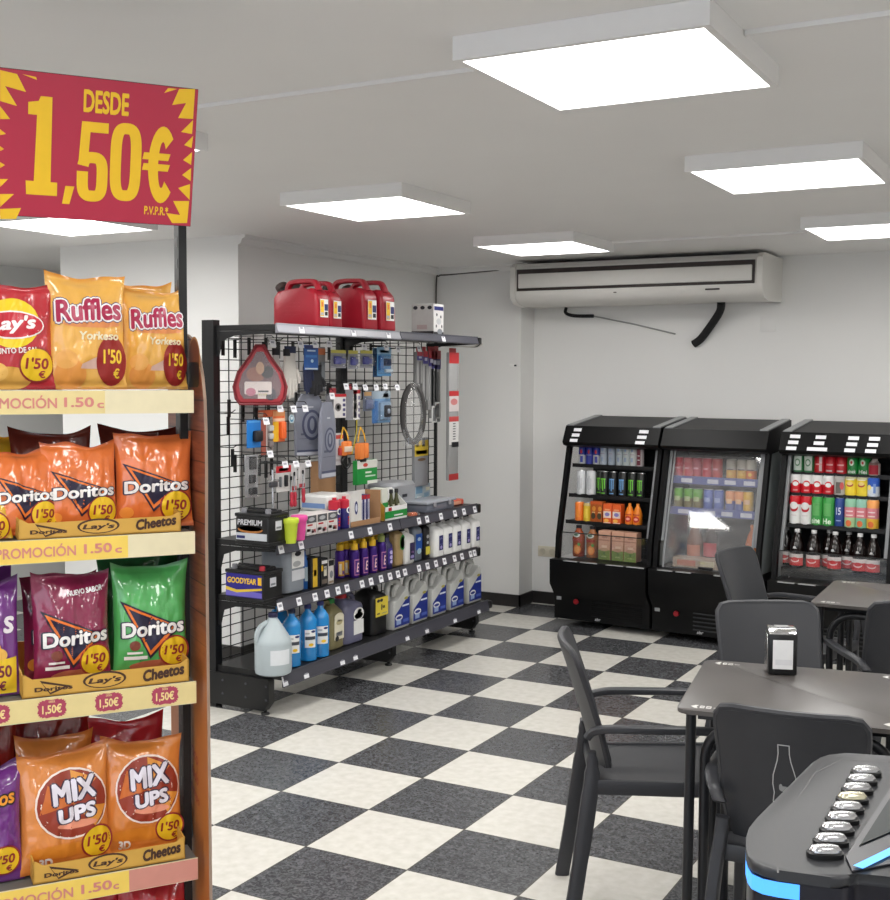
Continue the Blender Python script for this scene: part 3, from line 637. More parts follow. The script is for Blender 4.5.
# ---- upper-middle shelf
def cup(label, M, m):
    t = thing('plastic_cup', label, 'cup', M)
    sub('body', mb(lathe([(.026,0),(.027,.004),(.036,.095),(.037,.097)], 20), m), t); sub('lid', mb(closed(lathe([(.040,.095),(.041,.10),(.041,.112),(.038,.118)], 20)), m), t)
a = (-0.9604, 1.2547); cup('lime green lidded plastic cup beside the upper battery', TR(a[0]-.03, a[1]+.02, Z2), LIME)
a = (-0.9862, 1.3587); cup('pink lidded plastic cup beside the lime green one', TR(a[0]-.035, a[1]+.03, Z2), PINK)
a = (1.6398, 0.2801)
RW = [('r','F',-.48,.05,.48,.42,P(214,206,204)),('r','F',-.45,.2,-.1,.34,RED),('r','F',.0,.10,.40,.30,P(190,40,50)),('r','F',-.4,.48,.1,.56,RED),('r','F',-.48,.62,.48,.98,P(84,84,88))]
for k in range(3):
    carton('wipe_pack', ['red and white pack nearest the pink cup, under the rail of packs','red and white pack in the middle of its trio','red and white pack touching the blue cans'][k], 'pack', GM(a[0] - a[1]/2 + a[1]*(k+.5)/3, -1.11, Z2), a[1]/3-.006, .10, .100, P(220,214,210), RW + [('e','F',0,.8,.3,.1,LGREY)], 'red and white packs on the upper middle shelf')
b = (1.8708, 0.277)
for k in range(2):
    t = carton('paper_roll_pack', ['white and blue paper pack lying behind the red and white packs','white paper pack on top of the other one'][k], 'pack', GM(b[0]+.02*k, -1.22, Z2 + .0865*k), b[1]*.72, .18, .085, P(216,216,214), [('r','F',-.35,.3,.0,.7,P(90,120,180)),('r','F',-.32,.35,-.02,.65,P(206,214,226)),('e','F',.25,.5,.15,.3,P(80,140,200)),('r','L',-.4,.2,.4,.5,P(120,150,200))], None, .012)
for k, (p0, l) in enumerate(((1.7915, 'tall blue can with red top, left of the pair by the open carton'), (1.8793, 'tall blue can with red top, right of the pair by the open carton'))):
    t = thing('spray_can', l, 'can', GM(p0, -1.09, Z2), 'blue and red cans')
    sub('body', mb(lathe([(.030,0),(.031,.004),(.031,.105),(.029,.11)], 18), P(44,38,110,.3)), t)
    sub('cap', mb(closed(lathe([(.031,.105),(.031,.145),(.026,.150),(.012,.152),(.011,.165)], 18)), P(190,40,60,.35)), t)
    lb = MB().add(onto(ell(0,.095,.017,.017), cylmap(.0318)), WPAP); lb.add(onto(ell(0,.095,.010,.011), cylmap(.0324)), NAVY)
    for z in (.02,.036,.052): lb.add(onto(rect(-.008,z,.010,z+.011), cylmap(.0318)), RED)
    sub('label', lb, t)
# open carton with packs standing in it
a = (2.0285, 0.2934)
t = thing('display_carton', 'open white shelf carton with a brown cardboard end', 'carton', GM(a[0], -1.10, Z2))
w, d, h = a[1], .10, .175
m = MB().add(box(-w/2,-d/2,0,w/2,d/2,.003), TAN).add(box(-w/2,d/2-.003,0,w/2,d/2,h), P(216,214,210)).add(box(-w/2,-d/2,0,-w/2+.003,d/2,h), P(216,214,210)).add(box(w/2-.003,-d/2,0,w/2,d/2,h), TAN).add(box(-w/2,-d/2,0,w/2,-d/2+.003,.03), TAN)
m.add(rect(-w/2,.03,-w*.12,h,-d/2+.004), P(216,214,210)); m.add(ell(-w*.30,.10,.016,.035,-d/2+.003), NAVY); m.add(ell(-w*.30,.10,.010,.02,-d/2+.0022), P(206,210,226))
sub('carton', m, t)
for k in range(3):
    carton('sachet_pack', ['red, white and blue pack standing first in the open carton','red, white and blue pack standing second in the open carton','red, white and blue pack standing third in the open carton'][k], 'pack', GM(a[0]-.02+.034*k, -1.10, Z2+.0035), .030, .07, .155, P(44,50,110), [('r','F',-.2,.1,.3,.85,P(206,206,220)),('r','F',-.5,0,.5,.12,RED),('r','F',-.5,.86,.5,1,RED),('r','F',-.05,.2,.15,.75,P(120,110,170))], 'packs in the open carton')
a = (2.2707, 0.0624)
carton('tall_carton', 'narrow tall white and green carton between the two open cartons', 'carton', GM(a[0], -1.12, Z2), a[1]-.006, .08, .175, P(214,216,206), [('r','F',-.5,.28,.5,.55,GRN),('r','F',-.5,.0,.5,.22,DK)])
a = (2.3378, 0.2344)
t = thing('display_carton', 'open white and green shelf carton holding small dark bottles', 'carton', GM(a[0], -1.10, Z2))
w = a[1]
m = MB().add(box(-w/2,-.05,0,w/2,.05,.003), WPAP).add(box(-w/2,.047,0,w/2,.05,.165), WPAP).add(prism([(-.05,0),(.05,0),(.05,.165),(-.05,.075)], -w/2, -w/2+.003, 'x'), P(190,150,60)).add(prism([(-.05,0),(.05,0),(.05,.165),(-.05,.075)], w/2-.003, w/2, 'x'), WPAP).add(box(-w/2,-.05,0,w/2,-.047,.075), WPAP)
m.add(rect(-w/2,.012,w/2,.050,-.0506), GRN); m.add(rect(-w*.1,.02,w*.3,.028,-.0512), WPAP); m.add(rect(-w*.35,.052,-w*.2,.07,-.0508), RED)
sub('carton', m, t)
for k in range(4): 
    bottle('additive_bottle', ['first dark olive bottle in the green and white carton','second dark olive bottle in the green and white carton','third dark olive bottle in the green and white carton','last dark olive bottle in the green and white carton'][k], GM(a[0]-w*.36+w*.24*k, -1.10, Z2+.0035), [(.018,0),(.019,.01),(.019,.55),(.010,.72),(.008,.92)], .15, P(70,72,40,.3), DK, .90, .011, [('r',-.012,.2,.012,.5,P(200,200,180),.001)], 'bottles in the green carton', r=.019, n=14)
a = (2.666, 0.3491)
carton('spray_case', 'grey plastic case lying at the back behind the green and white carton', 'case', GM(a[0], -1.28, Z2), a[1]*.8, .18, .175, P(150,152,156,.4), [('r','F',-.1,.5,.1,.6,INK)], None, .02)
a = (-1.0095, 2.4856)
t = thing('clip_bag', 'small orange item in a flat clear bag at the shelf edge', 'bag', GM(a[1]+.02, a[0]-.035, Z2)); sub('contents', mb(closed(rbox(.06,.04,.022,.010)), P(206,110,70)), t); sub('film', mb(closed(rbox(.085,.06,.026,.012)), CLEAR), t)
a = (2.8401, 0.363)
t = thing('storage_box', 'flat clear grey plastic storage box with a lid', 'box', GM(a[0], -1.13, Z2)); sub('body', mb(closed(rbox(a[1]*.92,.17,.048,.008)), P(112,116,128,.2)), t); sub('lid', mb(closed(rbox(a[1],.185,.016,.006)), P(160,164,172,.2), TR(0,0,.048)), t)
for s in (-.25,.25): sub('latch', mb(closed(rbox(.03,.006,.028,.002)), P(150,150,156), TR(s*a[1],-.094,.030)), t)
a = (3.1297, 0.2069)
carton('small_pack', 'small orange-red pack lying by the far end of the upper middle shelf', 'pack', GM(a[0], -1.14, Z2), a[1]*.9, .09, .035, P(206,84,60), [('r','F',-.3,.2,.3,.8,P(226,160,130))], None, .006)
a = (2.0209, 0.1693)
carton('cardboard_box', 'plain brown cardboard box leaning at the back of the upper middle shelf', 'box', GM(a[0]+.02, -1.33, Z2), a[1], .05, .33, TAN)
# ------------------------------------------------------------------ goods hanging on the hooks
HX = -1.22
def hang(name, label, cat, yc, zt, w, h, group=None, x=HX):
    return thing(name, label, cat, GM(yc, x, zt), group)          # local: front -y, hangs down from z = 0
def card(t, w, h, m, items=(), d=.003, name='card'):
    b = MB().add(closed(rbox(w, d, h, .002, 1)), m, TR(0,0,-h))
    b2 = MB(); art(b2, items, d, w, h)
    for k, q in enumerate(b2.f): pass
    v = [(p[0], p[1], p[2]-h) for p in b2.v]
    for q, i in zip(b2.f, b2.mi): b.add(([v[j] for j in q], [tuple(range(len(q)))]), b2.ms[i])
    return sub(name, b, t)
def bubble(t, x, z, w, h, d, m, name='contents'):
    return sub(name, mb(closed(rbox(w, d, h, min(w,h,d)*.3, 2)), m, TR(x, -d/2-.001, z)), t)
def blister(label, cat, dims, base, items, cont, group=None, name='blister_pack', x=HX, clear=True):
    yc, zt, w, h = dims
    t = hang(name, label, cat, yc, zt, w, h, group, x); card(t, w, h, base, items)
    for (fx, fz, fw, fh, d, m) in cont: bubble(t, fx*w, -h+fz*h, fw*w, fh*h, d, m)
    if clear: 
        o = bubble(t, 0, -h*.92, w*.9, h*.62, .024, CLEAR, 'clear_cover')
    return t
# clear-fronted red kit bag
yc, zt, w, h = (1.3365, 1.7518, 0.4118, 0.292)
t = thing('kit_bag', 'red drop-shaped kit bag with a clear front, hanging at the near end', 'bag', TR(-1.25, 1.4042-.02, zt) @ RZ(42))
W = .245
ol = [(-.02,0),(.02,0),(.05,-.055),(W*.43,-.13),(W*.52,-.20),(W*.48,-h+.035),(W*.40,-h+.008),(-W*.40,-h+.008),(-W*.48,-h+.035),(-W*.52,-.20),(-W*.43,-.13),(-.05,-.055)]
BAGR = P(168,58,66,.45); ip = [(a*.80, -.155 + (b+.155)*.80) for a, b in ol]
sub('bag_body', mb(bprism(ol, -.04, .045, .018, 'y', 3), BAGR), t)
sub('piping', mb(tube([(a*1.0,-.042,b) for a,b in ol], .006, 6, True), P(120,34,42,.5)), t)
sub('contents', MB().add(poly(ip, -.0412), P(110,78,84,.5)).add(ell(-.02,-.14,.045,.035,-.0416), P(150,96,80)).add(ell(.035,-.13,.03,.03,-.0418), P(50,46,50)).add(ell(.05,-.235,.028,.03,-.0418), P(60,58,70)).add(ell(.0,-.11,.02,.03,-.0419), P(190,150,120)), t)
sub('paper_label', MB().add(rrect(-.075,-h+.055,.055,-.175,.008,-.0425), P(228,214,210)).add(ell(-.045,-.225,.024,.02,-.0429), P(196,120,140)).add(rect(-.010,-.242,.030,-.232,-.0429), P(200,200,70)).add(rect(-.01,-.226,.04,-.218,-.0429), INK).add(rect(-.012,-h+.035,.028,-h+.06,-.0429), P(220,206,200)), t)
sub('clear_front', mb(bprism(ip, -.0445, -.0435, .0003, 'y', 1), CLEAR), t)
# gloves
def glove(label, cat_mat, dims, cuff=None, x=HX, grp=None):
    yc, zt, w, h = dims
    t = hang('work_glove', label, 'glove', yc, zt, w, h, grp, x)
    b = MB(); pal = [sring(w*.75,.018,0,2.6,16), sring(w*.70,.020,-h*.25,2.6,16), sring(w*.95,.024,-h*.42,2.6,16), sring(w*.92,.020,-h*.62,2.6,16), sring(w*.80,.012,-h*.66,2.6,16)]
    b.add(closed(loft(pal)), cat_mat)
    for k, (fx, l) in enumerate(((-.33,.93),(-.11,1.0),(.12,.97),(.33,.86))):
        b.add(tube([(fx*w,0,-h*.6),(fx*w*1.05,-.003,-h*.8),(fx*w*1.08,-.004,-h*l)], [w*.115,w*.11,w*.07], 8), cat_mat)
    b.add(tube([(w*.40,0,-h*.42),(w*.56,-.006,-h*.58),(w*.56,-.008,-h*.70)], [w*.13,w*.12,w*.08], 8), cat_mat)
    sub('glove', b, t)
    sub('cuff', mb(closed(loft([sring(w*.8,.024,.004,2.6,16), sring(w*.78,.024,-.03,2.6,16)])), cuff or cat_mat), t)
    return t
GW = P(206,202,196,.8); GN = P(40,46,74,.8); GB = P(38,38,42,.8)
glove('white work glove hanging in the middle of the glove row', GW, (1.5949, 1.7485, 0.1095, 0.2585), GN)
glove('slim white and grey glove just right of the red kit bag', P(176,172,168,.8), (1.4772, 1.7361, 0.0649, 0.2006), GB)
glove('slim white glove between the kit bag and the big white glove', GW, (1.5657, 1.7333, 0.0582, 0.2085), GB)
glove('dark navy glove right of the big white glove', GN, (1.7404, 1.7423, 0.0699, 0.2292))
glove('black glove hanging below the blue card', GB, (1.82, 1.6566, 0.1074, 0.1547))
yc, zt, w, h = (1.746, 1.7623, 0.1231, 0.1268)
t = hang('hang_card', 'bright blue hang card in the glove row', 'card', yc, zt, w, h, None, -1.2)
card(t, w, h, P(40,92,168,.4), [('r','F',-.45,.84,.45,.98,P(40,54,110)),('r','F',-.3,.74,.3,.80,P(190,210,230)),('e','F',.05,.36,.10,.07,P(190,220,240)),('r','F',-.45,.02,.45,.08,P(190,200,210)),('r','F',-.4,.5,.4,.6,P(70,130,200))])
blister('long thin grey strip pack with orange head, right of the blue card', 'pack', (1.9258, 1.7571, 0.0643, 0.2566), P(134,132,130,.5), [('r','F',-.5,.84,.5,.97,P(190,110,70))], [(0,.1,.5,.6,.012,GREY)], None, 'strip_pack', -1.26, False)
for k, (d, l) in enumerate((((2.0231, 1.7434, 0.1419, 0.0953),'blue blister pack with yellow head, left of the post'),((2.1649, 1.7438, 0.0934, 0.0998),'narrow blue blister pack with yellow head, right of the post'),((2.2977, 1.7467, 0.1223, 0.0961),'blue blister pack with yellow head, beside the big sky-blue packs'))):
    blister(l, 'pack', d, P(150,152,160,.4), [('r','F',-.5,.82,.5,1,P(206,196,90)),('r','F',-.5,0,.5,.1,P(170,170,180))], [(-.15,.2,.4,.45,.02,P(64,70,160)),(.22,.25,.25,.3,.016,P(90,96,170))], 'blue blister packs with yellow heads')
BLP = P(44,116,190,.35)
blister('sky-blue blister pack at the right of the top hook row', 'pack', (2.4854, 1.7701, 0.1507, 0.1628), P(96,160,214,.4), [('r','F',-.5,.75,.5,1,P(150,190,220)),('r','F',-.3,.8,.3,.9,P(80,120,180))], [(.1,.35,.4,.25,.024,P(30,50,90)),(.2,.12,.5,.12,.02,P(210,225,235)),(-.3,.2,.25,.5,.016,BLP)])
blister('darker blue blister pack behind the sky-blue one in the top row', 'pack', (2.5124, 1.7658, 0.0965, 0.1644), P(40,100,160,.4), [('r','F',-.5,.8,.5,1,P(90,140,190))], [(0,.2,.5,.4,.02,P(40,80,140))], x=-1.28)
# second row
yc, zt, w, h = (1.9571, 1.5115, 0.1783, 0.1364)
for k, (d, l) in enumerate((((1.9721, 1.5114, 0.1179, 0.126),'white boxed bulb pack with round picture, left of its row'),((2.1179, 1.5311, 0.0342, 0.1504),'thin red-topped white bulb pack, in the middle of its row'),((2.1333, 1.5313, 0.069, 0.1611),'red-topped white bulb pack, right of its row'))):
    yc, zt, w, h = d; t = thing('bulb_pack', l, 'pack', GM(yc, -1.20, zt), 'red and white bulb packs')
    b = MB().add(closed(rbox(w,.05,h,.002,1)), P(214,210,208), TR(0,0,-h)); b2 = MB()
    art(b2, [('r','F',-.5,.88,.5,1,RED),('e','F',-.15,.45,.25,.17,P(120,116,116)),('e','F',-.15,.45,.13,.09,P(190,188,184))] + [('r','F',.22,.08+.2*q,.42,.2+.2*q,P(70,66,110)) for q in range(4)] + [('r','L',-.5,0,.5,1,P(140,140,146))], .05, w, h)
    for q, i in zip(b2.f, b2.mi): b.add(([(b2.v[j][0], b2.v[j][1], b2.v[j][2]-h) for j in q], [tuple(range(len(q)))]), b2.ms[i])
    sub('box', b, t); sub('hanger', mb(closed(rbox(w*.5,.002,.03,.001,1)), P(160,50,60), TR(0,.02,0)), t)
blister('small grey-blue blister right of the bulb packs', 'pack', (2.3121, 1.5185, 0.0925, 0.1049), P(120,128,146,.4), [('r','F',-.4,.8,.4,1,P(190,150,100))], [(0,.1,.7,.5,.02,P(96,106,140))])
blister('blue and clear blister holding a black round cable', 'pack', (2.4541, 1.5231, 0.1926, 0.1798), P(120,160,200,.4), [('r','F',-.5,.76,.5,1,P(170,186,200)),('r','F',.1,.8,.4,.92,P(120,140,170)),('r','F',-.5,.0,-.2,.7,P(60,110,170))], [(.12,.10,.55,.55,.018,P(120,150,180)),(.18,.18,.34,.38,.03,P(46,48,54)),(.18,.28,.16,.18,.034,P(140,150,165))])
# third row
blister('bright blue card holding a black round gadget, third hook row', 'pack', (1.2981, 1.3939, 0.1082, 0.1339), P(36,120,200,.4), [('r','F',-.4,.9,.4,.97,P(90,160,220))], [(.12,.22,.5,.4,.03,DK)], clear=False)
blister('reddish-brown strip of small round parts beside the blue card', 'pack', (1.3999, 1.3909, 0.0957, 0.17), P(130,120,116,.4), [('r','F',-.5,0,-.1,1,P(150,80,66)),('r','F',-.05,.04,.0,1,P(210,200,200))], [(.25,.68,.35,.16,.014,P(190,188,186)),(.25,.45,.35,.16,.014,P(190,188,186)),(.25,.22,.35,.16,.014,P(120,110,110))], clear=False)
blister('orange and yellow blister card in the third hook row', 'pack', (1.4974, 1.4324, 0.0984, 0.1527), P(222,110,60,.4), [('r','F',-.5,.84,.5,1,P(206,140,90)),('r','F',-.5,.02,-.05,.66,P(232,180,40)),('r','F',-.5,.66,.5,.76,P(230,190,160))], [(.2,.1,.4,.55,.02,P(232,104,48))], clear=False)
blister('flat orange pack lying high behind the orange card', 'pack', (1.5135, 1.4353, 0.1547, 0.0348), P(206,104,60,.4), [('r','F',-.5,.1,-.25,.7,P(220,200,180))], [], x=-1.30, clear=False)
t = hang('air_freshener', 'small round white and blue tag in the third hook row', 'tag', *(1.5995, 1.4301, 0.0803, 0.0699))
sub('disc', MB().add(closed(lathe([(.022,0),(.022,.004)], 20)), P(190,206,214), TR(0,0,-.04) @ RX(90)).add(ell(0,-.04,.015,.015,-.0048), P(90,140,170)).add(ell(0,-.036,.010,.008,-.0052), P(214,220,222)), t)
# two long grey packs
MATG = P(128,131,144,.35); MATD = P(76,80,104,.5)
for (d, dx, a, l) in (((1.8002, 1.5127, 0.1966, 0.3196), -1.25, -14, 'long grey printed pack hanging behind the front one'), ((1.8299, 1.4718, 0.1636, 0.3922), -1.16, 6, 'long grey printed pack with round emblem, in front')):
    yc, zt, w, h = d; t = hang('mat_pack', l, 'pack', yc, zt, w, h, 'long grey printed packs', dx); t.rotation_euler.z += rad(a)
    fr_ = [sring(w*.55,.012,0,6,20), sring(w*.86,.016,-h*.14,6,20), sring(w,.020,-h*.3,8,20), sring(w,.024,-h*.6,8,20), sring(w*.98,.018,-h*.97,10,20), sring(w*.96,.006,-h,10,20)]
    sub('pack', mb(closed(loft(fr_)), MATG), t)
    s = MB(); yy = -.0135
    s.add(ell(.03*w,-h*.50,w*.34,w*.40,yy), MATD).add(ell(.03*w,-h*.50,w*.27,w*.33,yy-.0005), P(132,136,150,.45)).add(ell(.03*w,-h*.50,w*.17,w*.24,yy-.001), MATD).add(ell(.03*w,-h*.49,w*.08,w*.16,yy-.0014), P(140,144,156,.45))
    s.add(rect(-w*.35,-h*.66,-w*.1,-h*.63,yy), P(90,94,112,.5)).add(rect(-w*.4,-h*.72,w*.4,-h*.715,yy), MATD).add(rect(-w*.46,-h*.93,w*.46,-h*.90,yy+.003), MATD).add(rect(-w*.47,-h*.985,w*.47,-h*.935,yy+.004), P(184,186,196,.45)).add(rect(-w*.1,-h*.22,w*.1,-h*.20,yy+.004), P(190,192,200))
    sub('print', s, t)
blister('red and white blister half hidden by the long grey packs', 'pack', (2.0294, 1.3029, 0.0763, 0.1708), P(200,196,198,.4), [('r','F',-.5,.82,.5,.94,P(190,70,60)),('r','F',-.5,.12,.5,.2,P(180,170,170))], [(.1,.3,.6,.25,.02,P(186,60,56)),(.1,.6,.4,.2,.016,P(150,160,170))], clear=False)
# ratchet straps
STR = P(222,170,52,.7); STO = P(232,130,60,.6)
def strap(label, d, hook_, mo):
    yc, zt, w, h = d; t = hang('ratchet_strap', label, 'strap', yc, zt, w, h, 'hanging straps')
    b = MB()
    for s in (-1, 1): b.add(flatbar(bez([(0,0,0),(s*w*.22,-.006,-h*.2),(s*w*.34,-.008,-h*.42)], 5), .012, .004, (1,0,0)), STR)
    sub('loop', b, t)
    sub('roll', MB().add(closed(rbox(w*.42,.04,h*.46,.008)), mo, TR(-w*.22,-.01,-h*.92)).add(closed(rbox(w*.42,.04,h*.44,.008)), mo, TR(w*.22,-.008,-h*.90)), t)
    if hook_:
        sub('paper_band', mb(closed(rbox(w*.7,.046,.03,.003)), P(220,200,180), TR(0,-.012,-h*.80)), t)
        sub('hook', mb(tube(bez([(-w*.1,-.01,-h*.95),(-w*.3,-.012,-h*1.12),(0,-.014,-h*1.34),(w*.36,-.014,-h*1.22),(w*.34,-.012,-h*1.0)], 5), .008, 8), BLACKP), t)
    else: sub('end', mb(closed(rbox(w*.5,.03,.02,.004)), BLACKP, TR(0,-.008,-h*1.0)), t)
    return t
strap('orange ratchet strap with black hook, left of the pair', (2.0717, 1.3339, 0.1064, 0.166), True, STO)
strap('orange and yellow strap hanging above the green box', (2.24, 1.3282, 0.1114, 0.1919), False, STO)
tag(mb(flatbar(bez([(-1.25,2.2014,1.50),(-1.24,2.2359,1.34),(-1.24,2.1857,1.18)], 5), .010, .003, (0,1,0)), P(200,190,70,.7)).build('loose_strap'), 'loose yellow strap end trailing beside the black hook', 'strap')
yc, zt, w, h = (2.2869, 1.1446, 0.2054, 0.1327)
t = hang('hang_box', 'green and white header card pack above the open carton', 'pack', yc, zt, w, h); card(t, w, h, GRN, [('r','F',-.5,.66,.5,1,P(214,214,206)),('r','F',-.1,.3,.4,.36,P(200,220,200)),('r','F',-.1,.45,.2,.52,P(220,226,214)),('e','F',-.1,.8,.12,.08,P(200,70,60)),('r','F',.0,.0,.5,.14,P(220,224,214))], .03)
# fourth row : tools
STEEL = mat('tool_steel', (0.55,0.55,0.56), 0.25, 0.9)
yc, zt, w, h = (1.2769, 1.2275, 0.1, 0.2058)
t = hang('tool_pack', 'clear pack with a black multi-part tool, fourth hook row', 'pack', yc, zt, w, h); card(t, w, h, P(150,150,152,.3)); sub('tool', MB().add(closed(rbox(w*.45,.016,h*.3,.005)), DK, TR(.002,-.009,-h*.34)).add(closed(rbox(w*.4,.016,h*.2,.005)), DK, TR(-.002,-.009,-h*.66)).add(closed(rbox(w*.5,.018,h*.16,.005)), DK, TR(0,-.01,-h*.92)), t); sub('clear_cover', mb(closed(rbox(w*.9,.022,h*.9,.006)), CLEAR, TR(0,-.012,-h*.97)), t)
yc, zt, w, h = (1.4461, 1.1447, 0.0973, 0.1868)
t = hang('wheel_wrench', 'bare steel hand tool hanging left of the red-handled screwdrivers', 'tool', yc, zt, w, h); sub('shaft', mb(tube([(0,0,0),(0,-.002,-h)], .006, 8), STEEL), t); sub('crossbar', mb(tube([(-w*.45,0,-h*.3),(w*.45,0,-h*.3)], .007, 8), STEEL), t); sub('jaw', mb(closed(rbox(w*.6,.014,h*.14,.004)), P(70,70,74,.3), TR(0,-.004,-h*.46)), t)
blister('red-headed white tool card above the screwdrivers', 'pack', (1.5329, 1.1589, 0.1247, 0.1294), P(206,204,202,.4), [('r','F',-.5,.74,.5,1,P(190,40,50)),('r','F',-.3,.80,.3,.92,P(220,180,170))], [(.1,.2,.16,.45,.016,DK),(-.25,.2,.1,.4,.012,GREY)], clear=False)
SCR = P(176,44,62,.35)
for (d, l) in (((1.5886, 1.1353, 0.038, 0.1858),'red-handled screwdriver, leftmost and shortest of the three'),((1.6164, 1.1644, 0.0641, 0.2164),'red-handled screwdriver on a white card, middle of the three'),((1.6898, 1.165, 0.0655, 0.2035),'red-handled screwdriver on a white card, rightmost of the three')):
    yc, zt, w, h = d; t = hang('screwdriver', l, 'screwdriver', yc, zt, w, h, 'red-handled screwdrivers')
    if 'card' in l: card(t, w*.95, h*.62, P(206,204,204,.5), [('r','F',-.4,.0,.4,.16,P(180,60,70))])
    sub('shaft', mb(tube([(0,-.008,-h*.2),(0,-.008,-h*.65)], .0035, 8), STEEL), t)
    sub('handle', mb(closed(lathe([(.006,0),(.010,.008),(.011,.02),(.008,.03),(.011,.06),(.007,.075)], 10)), SCR, TR(0,-.010,-h)), t); sub('tip', mb(closed(rbox(.008,.008,.02,.002)), DK, TR(0,-.008,-h*.28)), t)
# wiper blades and steering wheel cover at the far end
def wiper(label, d, w2, x=-1.2, full=False):
    yc, zt, w, h = d; t = hang('wiper_blade', label, 'wiper blade', yc, zt, w, h, 'long packed wiper blades', x)
    sub('sleeve', mb(closed(rbox(w, .022, h, .005)), P(150,150,150,.25), TR(0,0,-h)), t)
    s = MB(); y = -.0116
    if full: 
        s.add(rect(-w/2,-h*.085,w/2,0,y), P(186,44,48)); s.add(rect(-w/2,-h*.46,w/2,-h*.32,y), P(206,196,196)); s.add(rect(-w/2,-h*.34,w/2,-h*.30,y-.0004), P(186,44,48)); s.add(ell(0,-h*.385,w*.36,h*.026,y-.0006), P(196,120,120)); s.add(rect(-w/2,-h*.54,w/2,-h*.50,y-.0004), P(190,70,70)); s.add(rect(-w/2,-h*.72,w/2,-h*.54,y-.0002), P(214,212,210)); s.add(rect(-w/2,-h,w/2,-h*.95,y), P(170,50,50)); s.add(rect(-w*.25,-h*.74,w*.5,-h*.70,y-.0005), DK)
        [s.add(rect(-w*.12,-h*(.56+.02*q),w*.16,-h*(.553+.02*q),y-.0009), INK) for q in range(7)]
    else:
        s.add(rect(-w/2,-h*.26,w/2,0,y), P(70,64,130)); s.add(rect(-w/2,-h*.12,w/2,0,y-.0004), P(170,50,60)); s.add(rect(-w*.2,-h*.20,w*.3,-h*.14,y-.0006), P(190,190,210))
        s.add(rect(-w*.1,-h*.98,w*.12,-h*.3,y-.0002), P(64,64,66,.4))
        if w2: s.add(rect(-w/2,-h*w2-.1,w/2,-h*w2,y-.0004), P(206,206,204)); s.add(rect(-w*.25,-h*w2-.09,w*.25,-h*w2-.01,y-.0008), P(110,110,112))
    sub('print', s, t); sub('hang_tab', mb(closed(rbox(w*.7,.003,.03,.001,1)), P(160,40,46), TR(0,0,-.004)), t)
    return t
for (d, q, l) in (((2.836, 1.7494, 0.0646, 0.1883),0,'shortest wiper blade pack, leftmost of the bunch'),((2.9043, 1.7568, 0.0597, 0.2909),0,'second wiper blade pack from the left of the bunch'),((2.9737, 1.7582, 0.0668, 0.3535),0,'third wiper blade pack of the bunch'),((3.0118, 1.7589, 0.0677, 0.4029),.82,'fourth wiper blade pack, white print at its foot'),((3.0535, 1.7626, 0.0748, 0.4317),.72,'rightmost wiper blade pack of the bunch, white print at its foot')): wiper(l, d, q)
wiper('long red and white wiper blade pack hanging alone past the mesh', (3.0758, 1.7505, 0.1207, 0.7702), 0, -1.10, True)
yc, zt, w, h = (2.8079, 1.5731, 0.2694, 0.3764)
t = hang('wheel_cover', 'grey ring-shaped wheel cover in a shiny clear bag', 'wheel cover', yc, zt, w, h); t.rotation_euler.z += rad(-38)
rw = .150
sub('ring', mb(tube([(rw*.44*math.cos(a*math.pi/12), -.006, -h*.5 + h*.44*math.sin(a*math.pi/12)) for a in range(24)], .019, 8, True), P(66,64,64,.6)), t)
fl = MB(); nx, nz = 12, 18; vv = []
for i in range(nz+1):
    for j in range(nx+1):
        u = j/nx*2-1; v_ = i/nz; ww = .070*(.35 + .65*math.sin(min(1, v_*1.6)*math.pi/2))
        vv.append((u*ww, -.030 + .010*noise.noise((u*3, v_*5, 2.2)) + .012*u*u, -h*v_*.99))
fl.add((vv, [(i*(nx+1)+j, i*(nx+1)+j+1, (i+1)*(nx+1)+j+1, (i+1)*(nx+1)+j) for i in range(nz) for j in range(nx)]), thin_glass('shiny_film', 1.9, .12, (.85,.85,.85), .10))
sub('bag', fl, t, None)
yc, zt, w, h = (2.9995, 1.2344, 0.165, 0.2915)
t = hang('sunshade_roll', 'tall flat grey pack with a yellow and black header near the mesh end', 'pack', yc, zt, w, h, None, -1.28)
card(t, w, h, P(140,142,146,.4), [('r','F',-.5,.62,.5,.95,P(206,176,50)),('r','F',-.4,.82,-.2,1.0,DK),('r','F',.05,.82,.25,1.0,DK),('r','F',-.4,.66,.4,.74,P(90,70,40)),('e','F',0,.55,.3,.03,P(110,80,50))], .02)
yc, zt, w, h = (3.0381, 0.9508, 0.1968, 0.1104)
t = hang('sponge_pack', 'pale blue see-through pack at the back below the yellow-headed pack', 'pack', yc, zt, w, h, None, -1.30)
card(t, w, h, P(176,196,206,.4), [('r','F',-.4,.5,.0,.9,P(120,160,190)),('r','F',.1,.1,.4,.5,P(140,176,200)),('r','F',.2,.6,.45,.8,P(220,220,200)),('r','F',-.35,.1,-.05,.35,P(220,226,230))], .03)
